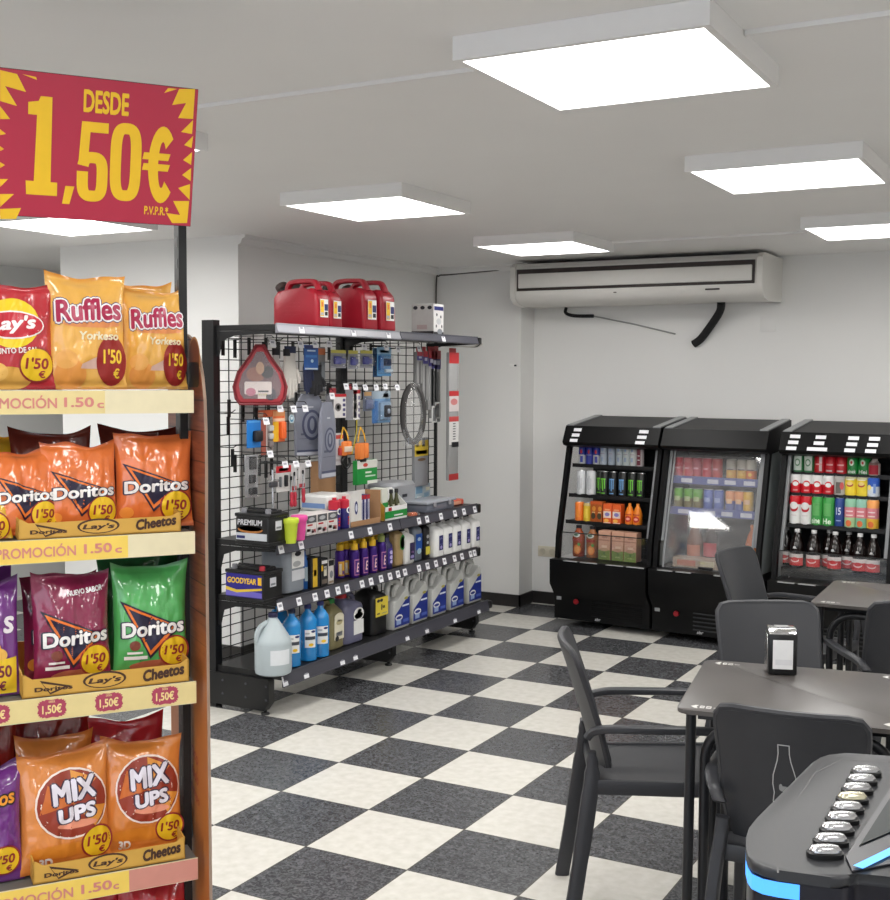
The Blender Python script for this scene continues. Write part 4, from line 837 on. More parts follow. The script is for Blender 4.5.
# ------------------------------------------------------------------ three open-front drink coolers
CB = mat('cooler_black', rgb(13,13,14), 0.42, var=0.05, scale=120, spec=0.22); CG = mat('cooler_grey_trim', rgb(138,140,142), 0.35, var=0.03)
CIN = mat('cooler_inner_dark', rgb(40,42,44), 0.5); CINL = mat('cooler_inner_side', rgb(150,156,156), 0.4)
GLS = thin_glass('cooler_glass', 1.5, .008)
FILM = thin_glass('hazy_film', 1.7, .07, (.78,.78,.80), .04)
SIL = mat('label_silver', (0.6,0.6,0.62), 0.3, 0.6)
CW = .672
def cooler(label, M, kind):
    t = thing('drinks_cooler', label, 'cooler', M, 'black drink coolers'); w = CW
    # lower body with its bulging front ; local x to the right, y into the wall, z up
    low = [(.0,.045),(.0,.19),(-.07,.28),(-.073,.437),(.03,.437),(.03,.40),(.55,.40),(.55,.045)]
    sub('base_body', mb(prism(low, .002, w-.002, 'x'), CB), t)
    sub('back_panel', mb(closed(box(.02,.50,.40,w-.02,.55,1.30)), CIN), t)
    tp = [(.085,1.185),(.135,1.29),(.55,1.345),(.55,1.18),(.16,1.15),(.10,1.165)]
    sub('canopy', mb(prism(tp, .002, w-.002, 'x'), CB), t)
    for x in (.01, w-.06):
        sub('canopy_trim', mb(prism([(.137,1.2905),(.548,1.345),(.548,1.352),(.137,1.297)], x, x+.05, 'x'), CG), t)
    # slanted side posts and side walls
    for k, x in enumerate((.0, w-.028)):
        sub('side_post', mb(prism([(.0,.437),(.035,.437),(.05,.58),(.19,1.16),(.15,1.16),(.012,.58)], x, x+.028, 'x'), CB), t)
        if not (kind == 1 and k == 0): pass
        sub('side_pane', mb(closed(prism([(.04,.44),(.51,.44),(.51,1.17),(.195,1.17),(.055,.58)], x+.011, x+.017, 'x')), GLS if k == 0 and kind == 1 else CINL), t)
        if k == 1 or kind > 1:
            sub('inner_trim', mb(closed(prism([(.05,.60),(.075,.60),(.205,1.15),(.178,1.15)], x-.026 if k else x+.030, x if k else x+.048, 'x')), CG), t)
    # grille, knob, badge and stickers low on the front
    for k in range(5): sub('grille_slat', mb(closed(box(w*.40, -.004, .075+k*.025, w*.92, .002, .083+k*.025)), CB if kind == 1 else CIN), t)
    kb = MB().add(closed(lathe([(.016,0),(.018,.004),(.016,.014)], 14)), P(150,24,34,.4), TR(w*.24,.0,.165) @ RX(90)); sub('thermostat_knob', kb, t)
    sub('badge', mb(text('sbr', .042, .020, .02, .15, y=-.0025, cx=w*.47, cz=.066), P(190,192,194)), t)
    sub('sticker', mb(closed(rbox(.034,.003,.022,.001,1)), P(150,152,154), TR(.035, -.002, .165)), t)
    for k, (x0, x1) in enumerate(((.10,.20),(.22,.34),(.40,.52),(.54,.66)) if kind == 1 else ((.06,.16),(.18,.28),(.42,.52))):
        sub('lip_tag', mb(closed(rbox(x1-x0,.004,.010,.001,1)), P(196,198,198), TR((x0+x1)/2, -.074, .433) @ RX(-70)), t)
    return t
def cshelf(t, z, y0, mr=None, h=.02):
    s = MB().add(box(.02, y0+.004, z-.012, CW-.02, .50, z-.0015), CIN)
    o = sub('shelf', s, t)
    r = MB().add(box(.02, y0-.004, z-h, CW-.02, y0+.004, z+.004), mr or BLACKP); r = sub('shelf_edge', r, o)
    return o
def fy(z): return .035 + (z-.58) * .24 if z > .58 else .035
FM = [TR(-.745,3.826,0) @ RZ(-5), TR(-.062,3.767,0) @ RZ(-5), TR(.679,3.70,0) @ RZ(-5)]
F1 = cooler('left cooler, nearest the wall column, full of energy drinks and juices', FM[0], 1)
F2 = cooler('middle cooler with a hazy clear cover pulled over its front', FM[1], 2)
F3 = cooler('right cooler with beer cans and cola bottles', FM[2], 3)
Z1 = {'top':1.036,'second':.842,'third':.672,'bottom':.442}
Z2C = {'top':.992,'second':.803,'bottom':.442}
Z3C = {'top':1.052,'second':.932,'third':.752,'bottom':.500}
for z in (1.036,.842,.672): cshelf(F1, z, fy(z)+.055)
BLR = P(92,100,160,.4)
for z in (.992,.803):
    o = cshelf(F2, z, fy(z)+.05, BLR, .045)
    for x in (.14,.31,.42,.54): sub('price_tag', mb(closed(rbox(.07,.002,.026,.0005,1)), P(206,208,220), TR(x, fy(z)+.0445, z-.036)), o)
for z in (1.052,.932,.752): cshelf(F3, z, fy(z)+.055)
sub('deck', mb(closed(box(.03,.085,.445,CW-.03,.50,.498)), CB), F3)
# price tags stuck on the canopies
def ctag(t, x, row, w=.052):
    y = .0905 + .050*(1-row*.36) - .021; z = 1.265 - row*.034
    yy = .085 + (z-.010-1.185)*(.05/.105)+.0006
    sub('price_tag', mb(closed(rbox(w,.002,.022,.0005,1)), TAGW, TR(x, yy-.003, z-.010) @ RX(-25)), t)
for x in (.095, .560):
    for r in range(3): ctag(F1, x-.006*r, r, .055 + .008*(x>.5))
for x in (.086,.235,.42,.535):
    for r in range(3): ctag(F3, x-.006*r, r, .115 if (x == .235 and r == 2) else .06)
# glass and film covers
def sheet(pts, x0, x1, th, m, n=1):
    v = []; f = []; N = len(pts)
    for d in (0, th):
        for y, z in pts: v += [(x0, y+d, z), (x1, y+d, z)]
    for i in range(N-1): a = 2*i; f.append((a, a+1, a+3, a+2)); b = a + 2*N; f.append((b, b+2, b+3, b+1))
    return v, f
sub('front_glass', mb(closed(box(.03,.030,.44,CW-.03,.034,.60)), GLS), F1)
sub('front_glass', mb(closed(box(.03,.030,.44,CW-.03,.034,.60)), GLS), F3)
for F_ in (F1, F3): sub('glass_edge', mb(closed(box(.03,.028,.60,CW-.03,.036,.606)), BLACKP), F_)
sub('front_glass', mb(sheet([(.022,.44),(.026,.48),(.034,.52),(.19,1.15)], .06, CW-.06, .002, FILM), FILM), F2)
for x in (.055, CW-.065): sub('cover_frame', mb(flatbar([(x+.005,.018,.44),(x+.005,.030,.52),(x+.005,.186,1.15)], .014, .010, (1,0,0)), CG), F2)
sub('cover_handle', mb(closed(rbox(.09,.02,.016,.004)), BLACKP, TR(CW*.5,.012,.448)), F2)

# ---- drinks
ALUM = mat('can_lid', (0.62,0.63,0.64), 0.3, 0.9)
def can(name, label, cat, M, r, h, bands, art_=(), group=None):
    m = MB(); zs = [0] + [b[0] for b in bands]
    def rr(z):
        if z <= .03: return r*.86 + (z/.03)*r*.14
        if z >= .93: return r - (z-.93)/.07*r*.18
        return r
    m.add(lathe([(r*.86, 0),(r, .03*h)], 18, True, False), bands[0][1])
    for i, (z1, mm) in enumerate(bands):
        z0 = zs[i]; p = sorted({max(z0,.03), *[q for q in (.93,) if z0 < q < z1], z1}); p = [q for q in p if q >= .03]
        m.add(lathe([(rr(q), q*h) for q in p], 18, False, False), mm)
    m.add(lathe([(r*.82, h),(r*.84, h*1.008),(r*.78, h*1.008),(r*.74, h*.99)], 18, False, True), ALUM)
    for k in art_:
        if k[0] == 'e': vf = ell(k[1]*r, k[2]*h, k[3]*r, k[4]*h)
        elif k[0] == 'r': vf = rect(k[1]*r, k[2]*h, k[3]*r, k[4]*h)
        else: vf = text(k[1], k[4]*r, k[5]*h, .03, cx=k[2]*r, cz=k[3]*h)
        m.add(onto(vf, cylmap(r + .0008 + .0004*art_.index(k))), k[-1])
    return tag(m.build(name, None, M), label, cat, group)
AL = P(196,198,200,.3); RB = P(36,52,150,.28); CRED = P(196,26,40,.28); CWH = P(224,224,222,.3); CGR = P(26,134,58,.28); CBK = P(20,22,22,.28); CYE = P(232,206,60,.3)
def pos(k, u, w, z): return FM[k] @ TR(u, w, z)
# left cooler, top : nine slim cans
for i, u in enumerate([0.0778, 0.1326, 0.1832, 0.2336, 0.2907, 0.3473, 0.3965, 0.4436, 0.4903]):
    if i < 3: bd, ar, d = [(.45,AL),(1,RB)] if i != 1 else [(.52,P(60,70,170,.28)),(1,RB)], [('e',.15,.62,.3,.10,P(190,40,60)),('r',-.9,.45,.9,.47,AL),('r',-.1,.1,.6,.4,P(60,70,170,.28))], 'blue and silver slim energy drink can'
    elif i < 8: bd, ar, d = [(1,[P(186,194,206,.28),P(176,186,200,.28),P(190,200,206,.28),P(196,204,204,.28),P(206,208,206,.28)][i-3])], [('r',-.6,.55,.6,.57,P(150,120,150)),('e',0,.75,.3,.08,P(150,170,200)),('r',-.3,.2,.3,.4,P(160,176,200))], 'pale silver slim energy drink can'
    else: bd, ar, d = [(1,P(190,180,180,.3))], [('r',-.5,.08,.5,.85,P(120,50,64)),('r',-.3,.3,.3,.34,WPAP),('r',-.3,.5,.3,.54,WPAP)], 'white and dark red slim can'
    can('energy_drink_can', '%s, %s from left on the top shelf, left cooler' % (d, ORD[i]), 'can', pos(0, u, .225, Z1['top']), .0255, .135, bd, ar, 'slim cans on the top shelf of the left cooler')
# second shelf : two white tall cans and six black tall cans with claw marks
def claw(c): return [('r',-.52,.30,-.32,.72,c),('r',-.12,.22,.10,.74,c),('r',.30,.30,.50,.72,c),('r',-.6,.68,.6,.73,c),('r',-.5,.10,.5,.14,c)]
for i, u in enumerate([0.0988, 0.1695, 0.2253, 0.2681, 0.3284, 0.3969, 0.4629, 0.5232]):
    if i < 2: bd, ar, d = [(1,P(204,206,208,.3))], [('r',-.12,.2,.12,.8,P(170,172,176)),('r',-.5,.25,-.3,.7,P(176,178,182)),('r',.3,.25,.5,.7,P(176,178,182))], 'white tall can'
    else:
        c = P(110,190,60,.3) if i in (2,3,6,7) else P(110,160,210,.3); bd, ar, d = [(1,CBK)], claw(c), 'black tall can with %s claw marks' % ('green' if i in (2,3,6,7) else 'blue')
    can('energy_drink_can', '%s, %s from left on the second shelf, left cooler' % (d, ORD[i]), 'can', pos(0, u, .175 + (.03 if i == 2 else 0), Z1['second']), .0315 if i > 1 else .032, .155, bd, ar, 'tall cans on the second shelf of the left cooler')
# third shelf : juices
def drink(name, label, cat, M, prof, h, m, cap, capz, capr, art_=(), group=None, n=18):
    t = MB().add(lathe([(a, b*h) for a, b in prof], n), m); r = max(a for a, b in prof)
    t.add(closed(lathe([(capr,0),(capr,.016),(capr*.85,.019)], 12)), cap, TR(0,0,capz*h))
    for k in art_:
        vf = ell(k[1]*r, k[2]*h, k[3]*r, k[4]*h) if k[0] == 'e' else rect(k[1]*r, k[2]*h, k[3]*r, k[4]*h) if k[0] == 'r' else text(k[1], k[4]*r, k[5]*h, .03, cx=k[2]*r, cz=k[3]*h)
        t.add(onto(vf, cylmap(r + .0008 + .0004*art_.index(k))), k[-1])
    return tag(t.build(name, None, M), label, cat, group)
GJ = 'juices on the third shelf of the left cooler'
U = [0.1074, 0.1672, 0.2194, 0.2622, 0.3207, 0.3857, 0.4639, 0.519]
JO = P(230,120,40,.3)
can('juice_glass', 'orange juice tumbler, first on the third shelf of the left cooler', 'juice', pos(0,U[0],.135,Z1['third']), .030, .125, [(.94,JO),(1,P(230,140,70,.3))], [('r',-.5,.2,.5,.6,P(236,140,50))], GJ)
can('juice_glass', 'yellow juice tumbler beside the orange one on the third shelf', 'juice', pos(0,U[1],.135,Z1['third']), .029, .12, [(.85,P(214,180,50,.3)),(1,P(196,176,120,.3))], [('r',-.5,.2,.5,.7,P(226,196,70))], GJ)
for i in (2,3): carton('juice_carton', 'dark orange patterned juice pack, %s of the two' % ('left' if i == 2 else 'right'), 'juice', pos(0,U[i],.135,Z1['third']), .043, .05, .135, P(170,84,30,.4), [('e','F',0,.3,.35,.15,P(70,60,40)),('e','F',.1,.65,.3,.12,P(214,140,50)),('r','F',-.2,.44,.3,.5,P(220,180,130)),('r','F',-.5,.86,.5,1,P(200,90,40))], GJ)
for i in (4,5): carton('juice_carton', 'orange and white juice carton, %s of the two on the third shelf' % ('left' if i == 4 else 'right'), 'juice', pos(0,U[i],.135,Z1['third']), .060, .06, .125, P(226,96,40,.4), [('r','F',-.45,.28,.45,.62,P(232,210,196)),('e','F',0,.46,.28,.10,P(130,120,180)),('e','F',-.1,.14,.28,.09,P(244,180,80)),('r','F',-.3,.66,.3,.74,P(240,160,110)),('r','F',-.4,.02,.4,.05,P(230,220,210))], GJ)
for i in (6,7): drink('juice_bottle', 'dome-topped orange and red juice bottle, %s of the two' % ('left' if i == 6 else 'right'), 'juice', pos(0,U[i],.135,Z1['third']), [(.026,0),(.030,.05),(.030,.5),(.028,.62),(.018,.86),(.010,.96)], .125, P(232,130,36,.3), P(236,140,50), .93, .010, [('e',0,.30,.75,.16,P(190,50,40)),('e',0,.30,.5,.06,P(240,170,150)),('r',-.8,.50,.8,.56,P(190,70,40))], GJ)
# bottom shelf of the left cooler
U = [0.1147, 0.2141, 0.3208, 0.4155, 0.502]
for i in (0,1): drink('juice_bottle', 'juice bottle with black cap, %s of the two on the bottom shelf' % ('left' if i == 0 else 'right'), 'juice', pos(0,U[i],.115,Z1['bottom']), [(.036,0),(.040,.04),(.040,.62),(.036,.72),(.020,.84),(.016,.93)], .205, P(150,70,40,.25) if i == 0 else P(160,104,66,.25), DK, .90, .019, [('e',0,.70,.66,.08,P(222,222,216)),('e',0,.70,.45,.03,P(60,110,80)),('e',.2,.24,.62,.15,P(226,130,60)),('e',.2,.24,.42,.10,P(236,160,90)),('e',.5,.40,.25,.05,P(80,150,60)),('r',-.9,.50,.9,.58,P(150,40,30))], 'juice bottles on the bottom shelf of the left cooler')
for i in (2,3,4): carton('juice_carton', 'pink and green juice carton, %s of three on the bottom shelf' % ORD[i-2], 'juice', pos(0,U[i],.105,Z1['bottom']), .082, .08, .185, P(206,160,136,.45), [('r','F',-.5,.0,.5,.34,P(120,140,70)),('e','F',0,.36,.35,.06,P(190,150,120)),('r','F',-.5,.66,.5,.70,P(170,120,100)),('r','F',-.2,.76,.25,.82,P(180,130,110)),('r','F',-.2,.42,.25,.5,P(226,196,170)),('r','F',-.2,.1,.2,.14,P(180,190,130)),('r','F',-.05,.18,.1,.28,P(70,100,50))], 'juice cartons on the bottom shelf of the left cooler')
# middle cooler : cans behind the hazy cover
U = [0.0732, 0.1359, 0.195, 0.2582, 0.3225, 0.4131, 0.4806, 0.5381]
for i, u in enumerate(U):
    if i < 5: bd, ar, d = [(1,[P(186,56,72,.3),P(206,96,104,.3),P(180,50,74,.3),P(196,46,64,.3),P(190,60,60,.3)][i])], [('r',-.5,.4,.5,.5,P(220,150,160))], 'red soft drink can'
    else: bd, ar, d = [(.45,[P(226,170,60,.3),P(226,176,60,.3),P(226,120,60,.3)][i-5]),(1,P(190,184,170,.3))], [('r',-.7,.45,.7,.52,P(96,90,90)),('e',0,.25,.4,.1,P(240,200,100))], 'grey and orange soft drink can'
    can('soft_drink_can', '%s, %s from left on the top shelf, middle cooler' % (d, ORD[i]), 'can', pos(1, u, .22, Z2C['top']), .032, .117, bd, ar, 'cans on the top shelf of the middle cooler')
U = [0.0913, 0.1571, 0.2174, 0.2868, 0.3523, 0.4265, 0.4845, 0.5372]
for i, u in enumerate(U):
    bd, d = ([(.5,P(130,120,80,.3)),(1,P(110,170,70,.3))], 'green soft drink can') if i < 3 else ([(1,P(84,104,176,.3))], 'blue soft drink can') if i < 5 else ([(.5,P(90,100,160,.3)),(1,P(220,150,100,.3))], 'orange and blue can') if i < 7 else ([(1,P(214,170,60,.3))], 'golden yellow can')
    can('soft_drink_can', '%s, %s from left on the second shelf, middle cooler' % (d, ORD[i]), 'can', pos(1, u, .175, Z2C['second']), .031, .117, bd, [('r',-.6,.35,.6,.6,P(190,200,150) if i < 3 else P(150,165,210) if i < 5 else P(230,190,150))], 'cans on the second shelf of the middle cooler')
drink('cola_bottle', 'large cola bottle standing behind the hazy cover', 'bottle', pos(1, .30, .20, .442), [(.045,0),(.050,.02),(.050,.55),(.030,.78),(.015,.88),(.014,.95)], .30, P(46,26,24,.2), P(170,40,50), .93, .018, [('r',-1,.22,1,.50,P(176,50,60))], None)
drink('cola_bottle', 'second large bottle further left behind the hazy cover', 'bottle', pos(1, .19, .21, .442), [(.045,0),(.050,.02),(.050,.55),(.030,.78),(.015,.88),(.014,.95)], .28, P(120,80,60,.2), P(170,120,60), .93, .018, [('r',-1,.22,1,.46,P(186,110,80))], None)
carton('snack_tray', 'pale low tray of packs lying on the floor of the middle cooler', 'box', pos(1, .25, .12, .442), .30, .10, .06, P(170,150,130,.4), [('r','F',-.4,.2,.0,.8,P(196,120,90)),('r','F',.1,.2,.4,.8,P(200,190,160))])
drink('orange_bottle', 'orange drink bottle at the right end behind the cover', 'bottle', pos(1, .57, .17, .442), [(.040,0),(.044,.02),(.044,.55),(.028,.78),(.014,.88),(.013,.95)], .28, P(206,110,50,.2), P(210,120,50), .93, .016, [('r',-1,.22,1,.5,P(214,140,80))], None)
# right cooler
U = [0.0813, 0.1431, 0.2058, 0.2679, 0.3307, 0.3944, 0.4575, 0.5143]
for i, u in enumerate(U[:7]):
    bd, ar, d = [([(1,P(60,130,80,.3))], [('r',-.8,.1,.75,.88,P(206,216,206)),('e',0,.52,.5,.2,P(110,150,120)),('e',0,.52,.32,.12,P(214,220,212))], 'green and white can'), ([(1,CRED)], [('r',.1 if i==2 else -.7,.1,.6 if i==2 else .5,.85 if i==2 else .18,P(220,190,190)),('r',-.6,.42,.6,.5,P(226,160,160))], 'red can'), ([(1,CGR)], [('e',-.05,.62,.42,.17,P(206,220,200)),('e',-.05,.62,.2,.08,P(190,50,50)),('t','Hei' if i==6 else 'einek',0,.16,1.5,.2,P(226,232,224))], 'bright green beer can')][0 if i < 2 else 1 if i < 5 else 2]
    can('drink_can', '%s, %s from left on the top shelf, right cooler' % (d, ORD[i]), 'can', pos(2, u, .22, Z3C['top']), .0325, .112, bd, ar, 'cans on the top shelf of the right cooler')
drink('shake_bottle', 'brown-capped red and white bottle at the right end of the top shelf', 'bottle', pos(2, U[7], .22, Z3C['top']), [(.030,0),(.033,.03),(.033,.55),(.016,.72),(.015,.90)], .118, P(206,190,186,.3), P(70,40,36), .86, .018, [('r',-.9,.05,.9,.5,P(176,36,56)),('r',-.9,.5,.9,.62,P(120,96,90))], None)
U = [0.0756, 0.1403, 0.2014, 0.2663, 0.332, 0.394, 0.4583, 0.5192]
for i, u in enumerate(U):
    if i < 4: bd, ar, d = [(.52,CRED),(1,CWH)], [('e',.2,.5,.62,.2,P(206,40,50)),('e',.2,.5,.5,.12,CWH),('r',-.2,.12,.6,.2,P(220,150,150))], 'red and white beer can'
    elif i == 4: bd, ar, d = [(1,P(170,168,164,.3))], [('r',-.5,.1,.4,.7,P(100,96,90)),('e',.55,.5,.35,.2,P(206,90,90))], 'grey can'
    elif i < 7: bd, ar, d = [(.88,CYE),(1,P(190,186,150,.3))], [('e',0,.6,.6,.12,P(170,60,50)),('e',0,.66,.5,.10,P(226,196,120)),('r',-.7,.84,.7,.88,P(240,236,220))], 'yellow beer can'
    else: bd, ar, d = [(.55,P(206,214,224,.3)),(1,P(50,90,180,.3))], [('e',-.5,.5,.35,.14,P(230,210,120)),('r',.2,.2,.6,.7,P(120,150,206))], 'blue and white can'
    can('drink_can', '%s, %s from left on the second shelf, right cooler' % (d, ORD[i]), 'can', pos(2, u, .19, Z3C['second']), .034, .108, bd, ar, 'cans on the second shelf of the right cooler')
U = [0.0854, 0.1513, 0.2152, 0.2799, 0.3424, 0.4043, 0.467, 0.5277]
for i, u in enumerate(U):
    if i < 2: bd, ar, d = [(.70,CWH),(1,CRED)], [('e',0,.58,.75,.14,P(180,40,50)),('e',0,.66,.72,.13,CWH),('r',-.5,.3,.5,.33,P(206,196,196))], 'tall red and white beer can'
    elif i < 4: bd, ar, d = [(1,P(60,150,70,.28))], [('r',-.6,.35,.6,.8,P(96,170,96)),('t','eine' if i==2 else 'He',-.05,.17,1.5,.20,P(220,236,214))], 'tall green beer can'
    elif i == 4: bd, ar, d = [(1,P(36,62,130,.28))], [('t','15',0,.55,1.0,.26,P(206,212,226)),('r',-.5,.2,.5,.24,P(150,170,206))], 'slim tall blue can'
    else: bd, ar, d = [(.36,[P(170,200,150,.3),P(120,180,150,.3),P(230,180,60,.3)][i-5]),(.72,P(214,130,140,.3)),(1,[P(140,190,160,.3),P(140,190,170,.3),P(236,160,90,.3)][i-5])], [('e',-.1,.16,.5,.11,P(220,110,60)),('r',-.6,.42,.6,.46,P(240,220,210)),('r',-.6,.56,.6,.6,P(240,220,220))], 'tall pastel fruit drink can'
    can('drink_can', '%s, %s from left on the third shelf, right cooler' % (d, ORD[i]), 'can', pos(2, u, .155, Z3C['third']), .034 if i != 4 else .028, .165, bd, ar, 'tall cans on the third shelf of the right cooler')
U = [0.0242, 0.1083, 0.2058, 0.2762, 0.3287, 0.388, 0.4673, 0.543]
COLA = mat('cola_plastic', rgb(22,12,11), 0.12, coat=0.6)
for i, u in enumerate(U):
    drink('cola_bottle', 'dark cola bottle with red label, %s from left in the right cooler' % ORD[i], 'bottle', pos(2, u, .13 + (.065 if i in (0,3,5) else 0), Z3C['bottom']), [(.038,0),(.040,.02),(.040,.40),(.042,.46),(.038,.62),(.020,.84),(.013,.90),(.013,.94)], .225, COLA, P(206,206,206), .91, .016,
      [('r',-1.25,.06,1.25,.26,P(196,30,36,.3)),('r',-1.25,.26,1.25,.36,P(216,206,204)),('e',0,.20,.62,.055,P(226,190,190)),('e',0,.225,.55,.05,P(196,30,36,.3)),('e',-.05,.53,.2,.035,P(206,206,206)),('r',-.3,.50,.3,.515,P(170,170,170)),('r',-.06,.58,.02,.66,P(150,150,150))], 'cola bottles in the right cooler')
# ------------------------------------------------------------------ cafe chairs, tables, napkin box, game machine
CHR = mat('chair_charcoal_plastic', rgb(50,51,55), 0.42, var=0.06, scale=350, bump=0.05)
CHB = mat('chair_black_plastic', rgb(38,40,42), 0.45, var=0.06, scale=350, bump=0.05)
def make_chair(label, M, m, logo=True):
    t = thing('armchair', label, 'chair', M, None)
    # faces -y ; back panel curved and leaning
    nx, nz = 14, 14; z0, z1 = .465, .815; v = []; f = []
    def bp(u, q, d):                                   # u -1..1 across, q 0..1 up
        hw = .159 + .017*q
        # rounded top corners
        z = z0 + (z1-z0)*q
        x = u*hw; k = abs(u)
        if q > .84 and k > .8: pass
        y = .205 + .085*q + .020*q*q - .035*u*u*(1-.2*q) + d
        return (x, y, z)
    def outline(u, q):                                 # squeeze the top corners to a radius
        r = .10
        if q > 1-r*1.1: s = (q-(1-r*1.1))/(r*1.1); lim = 1 - .20*(1-math.sqrt(max(0,1-s*s))); return u*lim, q
        if q < .08: s = (.08-q)/.08; return u*(1-.10*s*s), q
        return u, q
    for d in (-.010, .010):
        for i in range(nz+1):
            for j in range(nx+1):
                q = i/nz; q = 1-(1-q)**1.35; u, q = outline(j/nx*2-1, q); v.append(bp(u, q, d))
    n = (nx+1)*(nz+1)
    for i in range(nz):
        for j in range(nx):
            a = i*(nx+1)+j; f.append((a, a+1, a+nx+2, a+nx+1)); f.append((n+a, n+a+nx+1, n+a+nx+2, n+a+1))
    for j in range(nx): f.append((j+1, j, n+j, n+j+1)); a = nz*(nx+1)+j; f.append((a, a+1, n+a+1, n+a))
    for i in range(nz): a = i*(nx+1); f.append((a, a+nx+1, n+a+nx+1, n+a)); b = a+nx; f.append((b+nx+1, b, n+b, n+b+nx+1))
    bk = MB().add(closed((v, f)), m)
    # raised rim round the back panel
    rim = [bp(*outline(u, q), .0) for u, q in [(-1,.02),(-1,.3),(-1,.6),(-1,.85),(-1,.93),(-1,.985),(-.93,1),(-.5,1),(0,1),(.5,1),(.93,1),(1,.985),(1,.93),(1,.85),(1,.6),(1,.3),(1,.02)]]
    bk.add(tube(rim, .0105, 8), m)
    sub('backrest', bk, t)
    # seat : dished panel with an apron
    st = MB(); v = []; f = []; nx, ny = 10, 10
    for j in range(ny+1):
        for i in range(nx+1):
            u = i/nx*2-1; q = j/ny; y = -.225 + .445*q; hw = .194 - .018*q
            v.append((u*hw, y, .440 - .014*math.cos(u*1.3)*math.sin(q*3.0+.1) - (.02*(1-q*8)**2 if q < .125 else 0)))
    f = [(j*(nx+1)+i, j*(nx+1)+i+1, (j+1)*(nx+1)+i+1, (j+1)*(nx+1)+i) for j in range(ny) for i in range(nx)]
    st.add((v, f), m); st.add(closed(prism([(-.193,-.215),(.193,-.215),(.178,.215),(-.178,.215)], .405, .436, 'z')), m)
    for s in (-1,1): st.add(flatbar([(s*.192,-.22,.421),(s*.185,0,.421),(s*.176,.22,.421)], .046, .022, (0,0,1)), m)
    st.add(flatbar([(-.19,-.222,.425),(.19,-.222,.425)], .045, .02, (0,0,1)), m)
    st.add(flatbar([(-.18,.218,.43),(.18,.218,.43)], .045, .02, (0,0,1)), m)
    sub('seat', st, t)
    for s in (-1, 1):
        lg = flatbar(bez([(s*.163,.226,.520),(s*.168,.224,.46),(s*.177,.232,.39),(s*.190,.258,.2),(s*.202,.288,.001)], 4), [.026]*2+[.036]*2+[.046]*4+[.050]*4+[.046]*5, .034, (0,1,0))
        sub('leg', mb(closed(lg), m), t)
        lf = flatbar(bez([(s*.187,-.205,.44),(s*.189,-.208,.30),(s*.195,-.215,.001)], 4), [.050]*5+[.042]*4, .032, (0,1,0))
        sub('leg', mb(closed(lf), m), t)
        am = flatbar(bez([(s*.168,.240,.560),(s*.184,.222,.585),(s*.202,.175,.597),(s*.212,.10,.600),(s*.213,-.13,.597),(s*.210,-.195,.572),(s*.202,-.217,.51),(s*.192,-.215,.43)], 5), .034, .022, (1,0,0))
        sub('armrest', mb(closed(am), m), t)
    if logo:
        pts = [(-.018,.105),(.018,.105),(.018,.075),(.022,.05),(.036,.0),(.038,-.03),(.034,-.06),(.038,-.09),(.034,-.125),(-.034,-.125),(-.038,-.09),(-.034,-.06),(-.038,-.03),(-.036,.0),(-.022,.05),(-.018,.075)]
        def bs(x, z): 
            q = (z + .655 - z0)/(z1-z0); u = x/(.159+.017*q); p = bp(u, q, .0118); return (-p[0]+.012, p[1]+.0006, p[2])
        lg = MB(); N = len(pts); lw = .0016
        for i in range(N):
            a, b = Vector((*pts[i],0)), Vector((*pts[(i+1)%N],0)); d = (b-a).normalized(); n_ = Vector((-d.y, d.x, 0))*lw
            q = [a+n_-d*lw, a-n_-d*lw, b-n_+d*lw, b+n_+d*lw]
            w_ = [bs(p.x*.72, p.y*.78) for p in q]; lg.add((w_, [(0,1,2,3)]), P(190,192,192,.5))
        for (x, z, rx, rz) in ((0,-.045,.018,.010),(-.012,-.040,.006,.012),(.016,-.048,.006,.010)):
            o_ = ell(x, z, rx, rz, 0, 14); lg.add(([bs(p[0]*.72, p[2]*.78) for p in o_[0]], [tuple(reversed(q)) for q in o_[1]]), P(150,152,152,.5))
        sub('bottle_outline', lg, t)
    return t
def head(x, y, h): return TR(x, y, 0) @ RZ(h + 90)         # heading h degrees from +X ; the chair faces -y
ch = make_chair('grey armchair at the left end of the front table, seen from its side', head(1.200,.164,26), CHR)
for x, y, h, l in ((1.686,-.165,95,'black armchair with a white bottle outline, its back to the viewer at the front table'),(1.470,.650,-60,'grey armchair behind the front table, its front turned to the napkin box'),
                   (1.16,2.06,-12,'grey armchair left of the rear table, in front of the middle cooler'),(1.665,1.43,118,'dark armchair at the right edge, its back to the viewer at the rear table'),(1.65,2.52,-95,'grey armchair beyond the rear table, only its back corner in view')):
    copy_thing(ch, head(x, y, h), l, None)
for o in [o for o in COL.objects if o.get('category') == 'chair']: o['group'] = 'cafe armchairs'
TT = mat('table_top_brown_grey', rgb(84,80,78), 0.32, var=0.05, scale=200); TE = mat('table_steel_frame', rgb(34,35,38), 0.35, 0.2)
PRN = P(206,204,200,.5)
